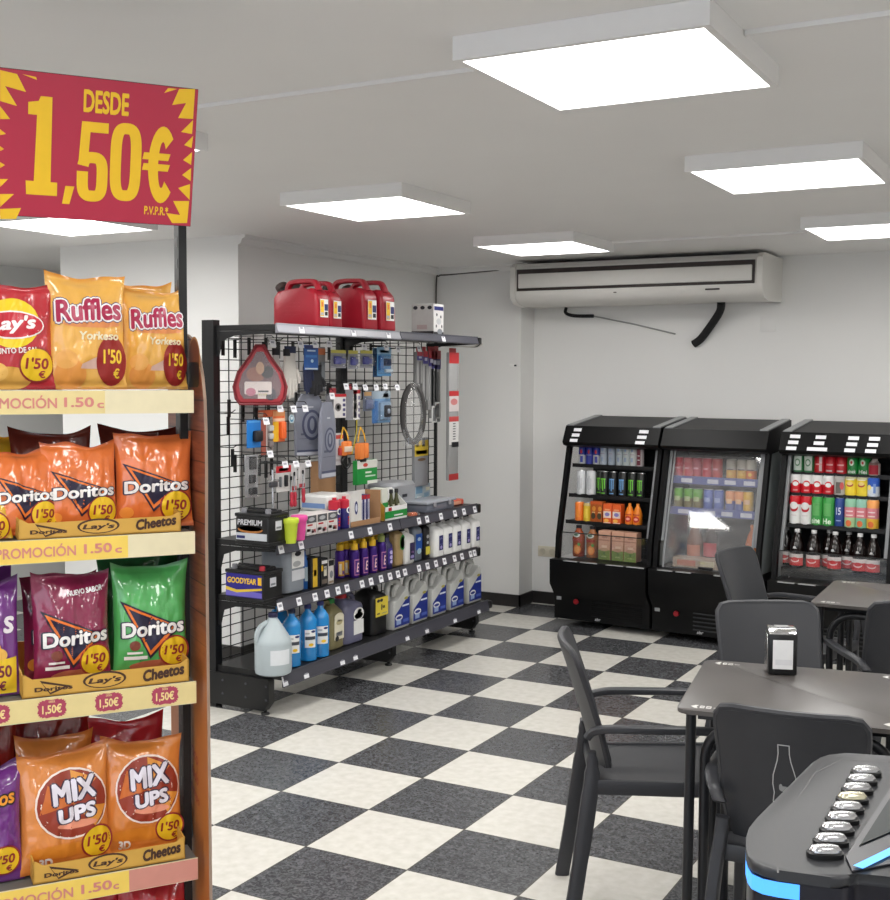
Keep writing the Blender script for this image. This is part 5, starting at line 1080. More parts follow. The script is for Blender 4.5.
def make_table(label, M):
    t = thing('cafe_table', label, 'table', M, 'cafe tables'); w, d, H = .60, .58, .75; r = .03
    pl = []
    for cx, cy, a in ((w/2-r,d/2-r,0),(-w/2+r,d/2-r,90),(-w/2+r,-d/2+r,180),(w/2-r,-d/2+r,270)):
        pl += [(cx+r*math.cos(rad(a+90*k/5)), cy+r*math.sin(rad(a+90*k/5))) for k in range(6)]
    sub('table_top', MB().add(bprism(pl, H-.012, H, .003, 'z', 2), TT), t)
    for y_ in (-d/2+.06, d/2-.06): sub('frame_bar', mb(closed(box(-w/2+.05,y_-.01,H-.035,w/2-.05,y_+.01,H-.0125)), TE), t)
    for sx in (-1, 1):
        for sy in (-1, 1): sub('leg', mb(tube([(sx*(w/2-.035),sy*(d/2-.035),H-.0125),(sx*(w/2-.030),sy*(d/2-.030),.001)], .0135, 12), TE), t)
    for sy in (-1, 1):
        a = -w/2+.070; z1 = H-.045
        pts = [(a,sy*(d/2-.045),.001),(a,sy*(d/2-.045),z1-.09)] + [(a+.09-.09*math.cos(q*math.pi/12),sy*(d/2-.045),z1-.09+.09*math.sin(q*math.pi/12)) for q in range(1,7)]
        pts += [(-p[0],p[1],p[2]) for p in reversed(pts)]
        sub('bent_tube', mb(tube(pts, .0135, 12), TE), t)
    for k, (sx, sy) in enumerate(((-1,-1),(1,-1),(1,1),(-1,1))):
        pm = MB(); z = H + .0006
        Mx = TR(sx*(w/2-.065), sy*(d/2-.04), z) @ RX(-90) @ Matrix.Scale(.72, 4)
        pm.add(poly([(-.045,0),(-.03,.018),(-.018,.022),(-.024,-.0),(-.018,-.022),(-.03,-.018)]), PRN, Mx)
        for q, (x0, x1) in enumerate(((-.012,.004),(.010,.028))): pm.add(rect(x0,-.016,x1,.016), PRN, Mx); pm.add(rect(x0+.004,-.006,x1-.003,.004,-.0003), TT, Mx)
        pm.add(rect(.036,-.005,.056,.003), PRN, Mx)
        sub('corner_print', pm, t)
    return t
t1 = make_table('front brown-grey cafe table carrying the napkin box', TR(1.646,.006,0) @ RZ(9))
copy_thing(t1, TR(1.675,1.645,0) @ RZ(1.5), 'rear brown-grey cafe table in front of the right cooler')
# napkin dispenser
t = thing('napkin_dispenser', 'small black and chrome napkin box standing on the front table', 'napkin dispenser', TR(1.540,.198,.751) @ RZ(20))
w, d, h = .082, .078, .132
sub('body', MB().add(closed(rbox(w, d, h-.012, .010, 3)), BLACKP), t)
sub('front_frame', MB().add(closed(rbox(w-.002, .010, h-.014, .004)), BLACKP, TR(0,-d/2,.001)), t)
sub('napkins', MB().add(closed(box(-w/2+.013,-d/2-.0065,.018,w/2-.013,-d/2-.004,h-.030)), P(228,228,228,.7)).add(rect(-w/2+.02,.03,w/2-.016,.046,-d/2-.007), P(214,214,216,.7)), t)
sub('side_plate', MB().add(closed(rbox(.003,d*.82,h-.03,.001,1)), CHROME, TR(-w/2,0,.01)), t)
sub('chrome_top', MB().add(closed(bprism([(-d/2+.002,0),(d/2-.002,0),(d/2-.012,.016),(-d/2+.014,.016)], -w/2+.002, w/2-.002, .003, 'x')), CHROME, TR(0,0,h-.016)).add(closed(rbox(w*.5,d*.35,.003,.001,1)), P(150,150,150), TR(0,0,h-.0005)), t)

# game machine in the right foreground
GM_ = mat('game_console_grey', rgb(44,45,48), 0.42, var=0.04, scale=250); GMB = mat('game_body_black', rgb(20,20,30), 0.3); LED = mat('blue_led_strip', rgb(60,150,230), 0.4, emit=(0.12,0.45,0.95), estr=1.1)
GLB = mat('dark_glass_screen', rgb(24,32,32), 0.30, spec=0.10)
t = thing('game_machine', 'grey game machine with silver push buttons and blue light strips, right foreground', 'game machine', TR(2.10,-1.25,0))
ox, oy = 2.10, -1.25
def W(x, y): return (x-ox, y-oy)
o = [W(*p) for p in [(1.9255, -1.5836), (1.9468, -1.5837), (1.9765, -1.5789), (2.0165, -1.5721), (2.0319, -1.5673), (2.0405, -1.5548), (2.0454, -1.5364), (2.42, -1.45), (2.42, -0.9), (2.01, -0.9575), (1.9547, -0.9682), (1.9301, -0.9821), (1.9035, -1.0039), (1.8924, -1.0305), (1.8884, -1.0724), (1.8696, -1.3958), (1.8694, -1.4445), (1.8759, -1.4873), (1.886, -1.5262), (1.8964, -1.5546), (1.9071, -1.5736)]]
sub('button_deck', mb(bprism(o, .884, .90, .005, 'z', 3), GM_), t)
def inset(pl, s): 
    cx = sum(p[0] for p in pl)/len(pl); cy = sum(p[1] for p in pl)/len(pl); return [(cx+(p[0]-cx)*s, cy+(p[1]-cy)*s) for p in pl]
sub('cabinet', MB().add(bprism(inset(o,.985), .80, .8835, .006, 'z'), GMB).add(bprism(inset(o,.80), .002, .799, .02, 'z'), GMB), t)
gl = MB(); gp_ = [W(*p) for p in [(1.9492, -1.5942), (1.9117, -1.4535), (1.9048, -1.1265), (1.9331, -1.0276), (2.0121, -0.9962)]]
for a, b in zip(gp_, gp_[1:]):
    d = Vector((b[0]-a[0], b[1]-a[1], 0)).normalized(); n = Vector((-d.y, d.x, 0))*.0014
    gl.add(([(a[0]+n.x,a[1]+n.y,.9004),(a[0]-n.x,a[1]-n.y,.9004),(b[0]-n.x,b[1]-n.y,.9004),(b[0]+n.x,b[1]+n.y,.9004)], [(0,1,2,3)]), BLACKP)
sub('panel_groove', gl, t)
BT = mat('silver_button', (0.50,0.50,0.51), 0.24, 0.85, var=0.05)
bx0, bx1 = W(*(1.9956, -1.5019)), W(*(1.9863, -1.0963))
for k in range(9):
    q = k/8; x, y = bx0[0]+(bx1[0]-bx0[0])*q, bx0[1]+(bx1[1]-bx0[1])*q
    Mb = TR(x, y, .9005) @ RZ(28) @ Matrix.Scale(.86, 4)
    bz = sub('button', mb(closed(loft([sring(.062,.036,0,2.6,28), sring(.062,.036,.008,2.6,28), sring(.056,.030,.010,2.6,28)])), BLACKP), t, Mb)
    sub('button_cap', mb(closed(loft([sring(.054,.028,.006,2.6,28), sring(.054,.028,.013,2.6,28), sring(.046,.021,.018,2.4,28), sring(.026,.010,.0195,2.2,28)])), mat('gold_button', (0.72,0.68,0.50), .2, .7) if k == 5 else BT), bz)
# light strip round the front edge of the deck and the tilted dark screen beside it
ls = [W(*p) for p in [(1.8759, -1.4873), (1.886, -1.5262), (1.8964, -1.5546), (1.9071, -1.5736), (1.9255, -1.5836), (1.9468, -1.5837), (1.9765, -1.5789)]]
lm = MB()
for a, b in zip(ls, ls[1:]): lm.add(([(a[0],a[1],.860),(b[0],b[1],.860),(b[0],b[1],.8825),(a[0],a[1],.8825)], [(0,1,2,3),(3,2,1,0)]), LED)
sub('light_strip', lm, t)
pl_ = [W(*p) for p in [(2.0226, -1.4937), (2.0359, -1.1371), (2.0809, -0.8483), (2.189, -1.1293), (2.102, -1.47), (2.0412, -1.5441)]]
sub('side_panel', mb(bprism(pl_, .9003, .9035, .001, 'z', 1), GMB), t)
sc = [W(*p) for p in [(2.0342, -1.4473), (2.0431, -1.2193), (2.0608, -0.904), (2.1605, -1.1533), (2.0828, -1.3287)]]
sub('screen', mb(bprism(sc, .9037, .9055, .0006, 'z', 1), GLB), t)
l2 = [W(*p) for p in [(2.0472, -1.5319), (2.0855, -1.4315)]]
a, b = l2; d = Vector((b[0]-a[0], b[1]-a[1], 0)).normalized(); n = Vector((-d.y, d.x, 0))*.0075
sub('light_strip', mb(([(a[0]+n.x,a[1]+n.y,.9060),(a[0]-n.x,a[1]-n.y,.9060),(b[0]-n.x,b[1]-n.y,.9060),(b[0]+n.x,b[1]+n.y,.9060)], [(0,1,2,3)]), LED), t)
# ------------------------------------------------------------------ snack display in the left foreground
DM = TR(0.6774600732465597, -1.3467800096062683, 0) @ RZ(55)
WOOD = bpy.data.materials.new('printed_wood_board'); WOOD.use_nodes = True
def wood():
    nt = WOOD.node_tree; b = nt.nodes['Principled BSDF']; L = nt.links.new; N = nt.nodes.new
    tc = N('ShaderNodeTexCoord'); mp = N('ShaderNodeMapping'); mp.inputs['Scale'].default_value = (3,3,40); L(tc.outputs['Object'], mp.inputs[0])
    nz = N('ShaderNodeTexNoise'); nz.inputs['Scale'].default_value = 2.2; nz.inputs['Detail'].default_value = 6; nz.inputs['Distortion'].default_value = .6; L(mp.outputs[0], nz.inputs[0])
    cr = N('ShaderNodeValToRGB'); cr.color_ramp.elements[0].position = .3; cr.color_ramp.elements[1].position = .72
    cr.color_ramp.elements[0].color = (*rgb(110,52,34),1); cr.color_ramp.elements[1].color = (*rgb(158,92,62),1); L(nz.outputs['Fac'], cr.inputs[0])
    br = N('ShaderNodeSeparateXYZ'); L(tc.outputs['Object'], br.inputs[0])
    m1 = N('ShaderNodeMath'); m1.operation = 'MULTIPLY'; m1.inputs[1].default_value = 15.5; L(br.outputs[2], m1.inputs[0])
    f1 = N('ShaderNodeMath'); f1.operation = 'FRACT'; L(m1.outputs[0], f1.inputs[0])
    lt = N('ShaderNodeMath'); lt.operation = 'LESS_THAN'; lt.inputs[1].default_value = .045; L(f1.outputs[0], lt.inputs[0])
    mx = N('ShaderNodeMix'); mx.data_type = 'RGBA'; L(lt.outputs[0], mx.inputs[0]); L(cr.outputs[0], mx.inputs[6]); mx.inputs[7].default_value = (*rgb(66,30,22),1)
    zr = N('ShaderNodeMapRange'); zr.inputs[1].default_value = .93; zr.inputs[2].default_value = 1.10; L(br.outputs[2], zr.inputs[0])
    m2 = N('ShaderNodeMix'); m2.data_type = 'RGBA'; L(zr.outputs[0], m2.inputs[0]); m2.inputs[6].default_value = (*rgb(186,112,52),1); L(mx.outputs[2], m2.inputs[7])
    L(m2.outputs[2], b.inputs['Base Color']); b.inputs['Roughness'].default_value = .45
wood()
dsp = thing('snack_display', 'tall snack display rack with a red price sign, left foreground', 'display', DM)
SX0 = -.64
ST = [1.571, 1.277, .960, .580, .235]
STRY = P(226,206,146,.4); STRW = P(226,214,178,.4); STRP = P(206,140,126,.4)
LP = P(210,132,124,.5); YS = P(240,206,96,.4)
PW = (-0.1806, -0.1387, 0, -0.1447)
for k, z in enumerate(ST):
    m = MB().add(box(SX0, 0, z-.016, -.001, .30, z-.003), mat('shelf_grey', rgb(110,108,104), .5))
    sh = sub('shelf', m, dsp)
    fm = MB().add(box(SX0, -.003, z-.047, -.0005, 0, z), STRW)
    if k in (0, 1, 3): fm.add(rect(SX0, z-.046, PW[k], z-.001, -.0034), YS if k else STRY)
    if k == 3: fm.add(rect(PW[k], z-.046, -.001, z-.001, -.0036), STRP)
    if k == 2: fm.add(rect(SX0, z-.046, -.001, z-.001, -.0034), STRY)
    ft = sub('shelf_front', fm, sh)
    lt = MB()
    if k in (0, 1, 3):
        a, b, c_ = [[-0.3793, -0.2734, -0.2601, -0.2023, -0.1965, -0.1828], [-0.3844, -0.2414, -0.2259, -0.1709, -0.1649, -0.151], [-0.3959, -0.2569, -0.2412, -0.1796, -0.1776, -0.1654]][k if k < 2 else 2][0:3], None, None
        L_ = [[-0.3793, -0.2734, -0.2601, -0.2023, -0.1965, -0.1828], [-0.3844, -0.2414, -0.2259, -0.1709, -0.1649, -0.151], [-0.3959, -0.2569, -0.2412, -0.1796, -0.1776, -0.1654]][k if k < 2 else 2]
        wp = (L_[3]-L_[2]); sc_ = wp*2.75
        lt.add(text('PROMOCIÓN', sc_, .026, .02, y=-.0042, cx=L_[1]-sc_/2, cz=z-.0225), LP); lt.add(text('1.50', wp, .020, .03, y=-.0042, cx=(L_[2]+L_[3])/2, cz=z-.0235), LP); lt.add(text('c', L_[5]-L_[4], .011, .03, y=-.0042, cx=(L_[4]+L_[5])/2, cz=z-.030), LP)
    elif k == 2:
        for x in [-0.0667, -0.1808, -0.2923, -0.3993, -0.5022]:
            pts = []
            for q in range(40): a = 2*math.pi*q/40; rr_ = 1 if q % 2 else .90; pts.append((x + .0285*rr_*math.copysign(abs(math.cos(a))**.5, math.cos(a)), z-.023 + .019*rr_*math.copysign(abs(math.sin(a))**.5, math.sin(a))))
            lt.add(poly(pts, -.0042), P(172,66,92,.45)); lt.add(text('1,50€', .038, .021, .03, y=-.0048, cx=x, cz=z-.025), P(240,214,150,.45)); lt.add(text('DESDE', .012, .004, .02, y=-.0048, cx=x, cz=z-.009), P(240,214,150,.45))
    if lt.v: sub('lettering', lt, ft)
for x in (.001, SX0-.006):
    m = MB().add(box(x-.0085, .085, .0, x+.0085, .125, 1.93), BLACK)
    for q in range(36): m.add(box(x-.0095, .096, .30+q*.045, x-.0083, .104, .32+q*.045), P(90,90,92))
    sub('post', m, dsp)
sub('base', mb(box(SX0, 0, .001, -.001, .30, .12), BLACK), dsp)
# side boards with rounded top front corner
for x, nm in ((.017, 1), (SX0-.025, 0)):
    pl = [(.02,.0),(-.036,.0)] + [(-0.0171, 1.2591), (-0.0216, 1.4059), (-0.0202, 1.4889), (-0.0143, 1.5509), (0.0, 1.5965), (0.0228, 1.6341), (0.0504, 1.6619), (0.083, 1.6796), (0.1167, 1.6892), (0.1601, 1.6949)]
    pl += [(.30,pl[-1][1]),(.30,.0)]
    bo = MB().add(prism(pl[1:], x, x+.006, 'x'), WOOD)
    bd = sub('side_board', bo, dsp)
    ed = MB()
    pp = pl[1:-2]
    for a, b in zip(pp, pp[1:]): ed.add(([(x-.0002,a[0]-.0005,a[1]),(x+.0062,a[0]-.0005,a[1]),(x+.0062,b[0]-.0005,b[1]),(x-.0002,b[0]-.0005,b[1])], [(0,1,2,3),(3,2,1,0)]), P(196,170,150,.6))
    sub('board_edge', ed, bd)
    if nm:
        pr_ = MB(); Ml = TR(x, 0, 0) @ RZ(-90)
        (ry, rz_), (ty, tz), (by, bz) = (0.0565, 1.6218), (0.0699, 0.7338), (0.1344, 0.6232)
        pr_.add(ell(-ry,rz_+.012,.048,.050,-.0006,28), P(176,128,84)); pr_.add(ell(-ry-.002,rz_+.012,.044,.045,-.0009,28), P(112,62,42)); pr_.add(rrect(-ry-.055,rz_-.045,-ry+.04,rz_+.008,.014,-.0012), P(26,24,24))
        for s_, dz, ww in (('rico',.045,.06),('todo',.0,.06),('tiempo',-.045,.075)): pr_.add(text(s_, ww, .026, .02, y=-.0006, cx=-ty-.01, cz=tz+dz, rot=-.35), P(166,76,46))
        pr_.add(poly([(-by-.06,bz+.05),(-by+.02,bz+.03),(-by+.035,bz-.03),(-by+.02,bz-.05),(-by-.01,bz-.04),(-by-.06,bz-.01)], -.0008), P(30,24,22))
        sub('print', pr_, bd, Ml)
# tilted header sign
S0 = ((-0.0029, 0.2747, -0.0096, 0.0091, -0.3756, 0.2671, -0.3728, -0.0092))
SM = TR(0, -.002, 1.907) @ RX(15.3)
SGR = mat('sign_red', rgb(178,46,70), 0.35, var=0.02); SGY = P(236,190,40,.35)
sg = sub('header_sign', MB().add(box(-.385, 0, 0, -.004, .012, .272), BLACK).add(rect(-.384, .001, -.0045, .271, -.0006), SGR), dsp, SM)
sl = MB()
for s_, x0, x1, z0, z1, bo in [('1', -0.3312, -0.2692, 0.0435, 0.2282, 0.03), (',', -0.2594, -0.2369, 0.0297, 0.0644, 0.03), ('5', -0.2331, -0.1743, 0.0406, 0.1897, 0.035), ('0', -0.1704, -0.1102, 0.043, 0.1937, 0.035), ('DESDE', -0.2242, -0.1384, 0.2062, 0.25, 0.035), ('P.V.P.R.*', -0.1, -0.0518, 0.0192, 0.0372, 0.03)]:
    w_, h_ = x1-x0, z1-z0
    if s_ == '1':
        sl.add(poly([(x0+w_*.08,z0),(x1,z0),(x1,z0+h_*.14),(x0+w_*.80,z0+h_*.14),(x0+w_*.80,z1),(x0+w_*.46,z1),(x0+w_*.40,z1-h_*.05),(x0+w_*.10,z1-h_*.07),(x0+w_*.10,z1-h_*.19),(x0+w_*.36,z1-h_*.19),(x0+w_*.30,z0+h_*.14),(x0+w_*.06,z0+h_*.14)], -.0016), SGY); continue
    if s_ == ',':
        sl.add(poly([(x0+w_*.25,z1),(x1,z1),(x0+w_*.62,z0),(x0,z0)], -.0016), SGY); continue
    if s_ == '0':
        a = w_*.35; sl.add(stroke([((x0+x1)/2 + (w_-a)/2*math.copysign(abs(math.cos(t_))**.62, math.cos(t_)), (z0+z1)/2 + (h_-a)/2*math.copysign(abs(math.sin(t_))**.50, math.sin(t_))) for t_ in [2*math.pi*k/48 for k in range(48)]], a, -.0016, True), SGY); continue
    if s_ == '5':
        a = w_*.36; cx_ = (x0+x1)/2; zc_ = z0+h_*.30; rx_, rz_ = (w_-a)/2, h_*.30-a/2
        pt_ = [(cx_ + rx_*math.copysign(abs(math.cos(t_))**.62, math.cos(t_)), zc_ + (rz_+h_*.02)*math.copysign(abs(math.sin(t_))**.55, math.sin(t_))) for t_ in [rad(-185+q*(345/40)) for q in range(41)]]
        sl.add(stroke(pt_, a, -.0016), SGY)
        sl.add(poly([(x0+w_*.04,z0+h_*.46),(x0+w_*.34,z0+h_*.46),(x0+w_*.40,z1-h_*.13),(x1-w_*.02,z1-h_*.13),(x1-w_*.02,z1),(x0+w_*.12,z1)], -.0018), SGY); continue
    sl.add(text(s_, x1-x0, z1-z0, bo, 0, y=-.0016, cx=(x0+x1)/2, cz=(z0+z1)/2), SGY)
# condensed euro sign
ex0, ex1, ez0, ez1 = (-0.1081, -0.0425, 0.0435, 0.1941); ew = ex1-ex0; eh = ez1-ez0; ec = ex0 + ew*.60
def arc(r0x, r0z, r1x, r1z, a0, a1, n=24):
    o_ = [(ec + r1x*math.cos(rad(a0+(a1-a0)*k/n)), (ez0+ez1)/2 + r1z*math.sin(rad(a0+(a1-a0)*k/n))) for k in range(n+1)]
    i_ = [(ec + r0x*math.cos(rad(a0+(a1-a0)*k/n)), (ez0+ez1)/2 + r0z*math.sin(rad(a0+(a1-a0)*k/n))) for k in range(n+1)]
    v = [(p[0],-.0016,p[1]) for p in o_] + [(p[0],-.0016,p[1]) for p in i_]
    return v, [(k+n+1, k, k+1, k+n+2)[::-1] for k in range(n)]
sl.add(arc(ew*.12, eh*.30, ew*.42, eh*.5, 44, 316), SGY)
for zz in (.42, .56): sl.add(poly([(ex0, ez0+eh*zz),(ex0+ew*.78, ez0+eh*zz),(ex0+ew*.84, ez0+eh*(zz+.09)),(ex0+ew*.04, ez0+eh*(zz+.09))], -.0017), SGY)
sub('lettering', sl, sg)
for pl in [[(-0.3756, 0.2671), (-0.3457, 0.2633), (-0.3292, 0.2327), (-0.3665, 0.2395), (-0.3449, 0.2057), (-0.375, 0.2117)], [(-0.3369, 0.2643), (-0.3119, 0.2617), (-0.31, 0.2565)], [(-0.3749, 0.2026), (-0.357, 0.1808), (-0.3747, 0.1791)], [(-0.3745, 0.1608), (-0.3638, 0.1527), (-0.3744, 0.1499)], [(-0.3742, 0.1297), (-0.367, 0.1247), (-0.3741, 0.1204)], [(-0.3739, 0.1001), (-0.3649, 0.0952), (-0.3738, 0.0889)], [(-0.3736, 0.0684), (-0.3592, 0.0694), (-0.3734, 0.0533)], [(-0.3733, 0.0402), (-0.348, 0.042), (-0.373, 0.0156)], [(-0.373, 0.0118), (-0.3348, 0.0162), (-0.3437, -0.0055), (-0.3728, -0.0073)], [(-0.0108, 0.272), (-0.0425, 0.2686), (-0.0547, 0.2368), (-0.0272, 0.2434), (-0.0415, 0.2131), (-0.0114, 0.2141)], [(-0.0465, 0.2682), (-0.0642, 0.2682), (-0.0716, 0.2579)], [(-0.0113, 0.2121), (-0.034, 0.1867), (-0.0117, 0.1848)], [(-0.0094, 0.1811), (-0.0265, 0.1619), (-0.0111, 0.1574)], [(-0.0096, 0.1496), (-0.0269, 0.1324), (-0.0101, 0.1238)], [(-0.0098, 0.1179), (-0.0273, 0.1026), (-0.0093, 0.092)], [(-0.01, 0.0859), (-0.0339, 0.0762), (-0.0091, 0.0538)], [(-0.01, 0.0517), (-0.0426, 0.0495), (-0.0269, 0.0222), (-0.0556, 0.0245), (-0.0423, 0.005), (-0.0116, 0.0069)]]: sub('spike', mb(poly(pl, -.0010), SGY), sg)

# ---- bags and trays
def foil(key, c, r=.25): return mat('foil_'+key, rgb(*c), r, 0.0, var=0.10, scale=26, coat=1.0, bump=0.7)
def crisp_bag(name, label, dims, yl, t_, m, art_fn, seed, lean=6, rz=0, group=None, base=None):
    xc, zb, w, h = dims
    b = bpy_bag(w, h, t_, m, seed)
    mbb, surf = b
    M = DM @ TR(xc, yl, zb if base is None else base) @ RZ(rz) @ RX(-lean)
    o = mbb.build(name, None, M, sharp=80); tag(o, label, 'snack bag', group)
    if art_fn:
        for nm, items in art_fn(w, h):
            l = MB()
            for vf, mm, lift in items:
                v, f = onto(vf, lambda x, z: surf(x, z, lift), .006); l.add((v, f), mm)
            l.build(nm, o, None, sharp=80)
    return o
def bpy_bag(w, h, th, m, seed):
    nx, nz = 34, 44
    def hw(v): return w/2 * (1 - .055*math.sin(math.pi*min(1,max(0,v)))**.8 + (.02*max(0,(v-.80)/.20)) + (.02 if v < .05 else 0))
    def T(u, v):
        vv = min(1, max(0, (v-.045)/.91)); e = max(0, 1-abs(u)**2.6)**.62 * math.sin(math.pi*vv)**.55
        fold = abs(noise.noise((u*2.2+seed, v*3.1, seed*1.7))) * .30 + noise.noise((u*6+seed, v*9, seed)) * .09 + abs(noise.noise((u*4-v*3+seed, v*5+u*2, seed*.7))) * .14
        ends = math.exp(-((v-.06)/.09)**2) + math.exp(-((v-.94)/.10)**2)
        r1 = max(0, 1 - 7*abs(noise.noise((u*1.9+seed*1.3, v*2.6-u*.9, seed)))); r2 = max(0, 1 - 8*abs(noise.noise((u*2.6-seed, v*2.0+u*1.2, seed*2.1))))
        return th/2 * e * (1 - fold*.9 + .13*r1 - .10*r2 + .16*ends*math.sin(u*11+seed*3))
    def bend(u, v): return .012*math.exp(-((v-1)/.10)**2)*math.sin(u*2.3+seed) + .003*noise.noise((u*3, v*3, seed*5))
    def pt(u, v, s):
        z = h*v + (.010*noise.noise((u*1.6+seed, seed, .5)) if v > .9 else 0)*(v-.9)*10
        z += .011*(abs(u)**2.5 - .35)*max(0, (v-.80)/.20)
        return (u*hw(v), -s*T(u, v) + bend(u, v), z)
    v_ = []; f = []
    for s in (1, -1):
        for i in range(nz+1):
            for j in range(nx+1): v_.append(pt(j/nx*2-1, i/nz, s))
    n = (nx+1)*(nz+1)
    for i in range(nz):
        for j in range(nx):
            a = i*(nx+1)+j; f.append((a, a+1, a+nx+2, a+nx+1)); f.append((n+a, n+a+nx+1, n+a+nx+2, n+a+1))
    def surf(x, z, lift):
        v = z/h; u = max(-1, min(1, x/hw(v))); a = min(nx-1e-6, (u+1)/2*nx); b = min(nz-1e-6, max(0, v*nz)); i, j = int(b), int(a); fa, fb = a-j, b-i
        q = [v_[(i+di)*(nx+1)+j+dj] for di in (0, 1) for dj in (0, 1)]
        y = (q[0][1]*(1-fa)+q[1][1]*fa)*(1-fb) + (q[2][1]*(1-fa)+q[3][1]*fa)*fb
        return (x, y-lift-.0007, (q[0][2]*(1-fa)+q[1][2]*fa)*(1-fb) + (q[2][2]*(1-fa)+q[3][2]*fa)*fb)
    return MB().add((v_, f), m), surf
def badge(w, h, cx, cz, r, txt="1'50", c1=None, c2=None):
    c1 = c1 or P(238,196,40,.35); c2 = c2 or P(150,40,44,.4)
    return ('price_badge', [(ell(cx*w, cz*h, r*1.12*w, r*1.12*w, 0, 28), c2, .0012), (ell(cx*w, cz*h, r*w, r*w, 0, 28), c1, .0018), (text(txt, r*1.45*w, r*.72*w, .03, .1, cx=cx*w, cz=cz*h+.012*h), c2, .0024), (text('€', r*.42*w, r*.46*w, .03, .0, cx=(cx+r*.3)*w, cz=cz*h-r*.60*w), c2, .0024)])
def doritos(col, sc=1.0, sub_=None, bx=.27, new=False):
    def fn(w, h):
        tri = [(-.36*w,.66*h),(.34*w,.44*h),(-.02*w,.19*h)] if True else None
        def shr(pl, s): cx = sum(p[0] for p in pl)/3; cz = sum(p[1] for p in pl)/3; return [(cx+(p[0]-cx)*s, cz+(p[1]-cz)*s) for p in pl]
        it = [(poly(shr(tri,1.12)), P(44,34,52,.35), .0006), (poly(shr(tri,.98)), P(232,120,44,.35), .0011), (poly(shr(tri,.80)), P(40,34,58,.35), .0016)]
        it.append((text('Doritos', .86*w, .155*h, .075, .06, cx=.02*w, cz=.44*h, rot=.05), P(40,34,58,.35), .0022))
        it.append((text('Doritos', .82*w, .135*h, .035, .06, cx=.02*w, cz=.44*h, rot=.05), P(240,236,232,.35), .0030))
        out = [('logo', it)]
        ex = []
        if new: ex += [(text('NUEVO SABOR', .46*w, .05*h, .04, .1, cx=.16*w, cz=.84*h, rot=.10), P(240,236,236,.35), .0014)]
        if sub_: ex += [(rect(-.32*w,.215*h,-.12*w,.235*h), P(236,228,222,.35), .0014), (rect(-.36*w,.165*h,-.06*w,.195*h), P(236,228,222,.35), .0014), (ell(.05*w,.10*h,.34*w,.05*h), P(176,96,70,.45), .0007), (ell(-.22*w,.29*h,.07*w,.045*h), P(130,70,56,.45), .0009)]
        else: ex += [(ell(-.36*w,.16*h,.09*w,.06*h), P(240,150,60,.4), .0007)]
        out.append(('print', ex)); out.append(badge(w, h, bx, .22, .19)); return out
    return fn
def ruffles(w, h):
    return [('print', [(ell(-.22*w,.13*h,.20*w,.13*h), P(226,150,70,.4), .0006), (ell(-.27*w,.26*h,.14*w,.08*h), P(232,170,90,.4), .0009), (poly([(-.08*w,.22*h),(.16*w,.30*h),(.14*w,.18*h),(-.10*w,.18*h)]), P(214,176,160,.4), .0009), (ell(.05*w,.575*h,.36*w,.035*h), P(222,140,80,.4), .0007), (text('Yorkeso', .50*w, .075*h, .035, .1, cx=.14*w, cz=.47*h), P(238,226,190,.4), .0012), (ell(.30*w,.25*h,.20*w,.22*h), P(150,40,36,.4), .0012)]),
            ('logo', [(text('Ruffles', .88*w, .25*h, .13, .06, cx=.02*w, cz=.70*h, rot=.06), P(58,46,96,.35), .0015), (text('Ruffles', .86*w, .235*h, .095, .06, cx=.02*w, cz=.70*h, rot=.06), P(240,236,236,.35), .0022), (text('Ruffles', .82*w, .205*h, .035, .06, cx=.02*w, cz=.70*h, rot=.06), P(170,34,74,.35), .0030)]),
            ('price_badge', [(text("1'50", .24*w, .13*h, .03, cx=.31*w, cz=.29*h), P(242,200,60,.35), .0020), (text('€', .08*w, .09*h, .03, cx=.36*w, cz=.14*h), P(242,200,60,.35), .0020)])]
def lays(w, h):
    return [('logo', [(ell(-.04*w,.62*h,.34*w,.24*h), P(240,206,40,.35), .0010), (ell(-.04*w,.60*h,.40*w,.135*h), P(240,232,230,.35), .0016), (ell(-.04*w,.60*h,.385*w,.120*h), P(196,36,52,.35), .0021), (text("Lay's", .60*w, .17*h, .04, .25, cx=-.04*w, cz=.60*h, rot=.08), P(244,240,238,.35), .0028)]),
            ('print', [(text('PUNTO DE SAL', .56*w, .055*h, .03, cx=.0, cz=.36*h, rot=.06), P(240,230,226,.35), .0012), (ell(-.10*w,.10*h,.30*w,.11*h), P(226,170,80,.45), .0008), (ell(-.26*w,.16*h,.16*w,.09*h), P(236,186,100,.45), .0011)]), badge(w, h, .26, .23, .21)]
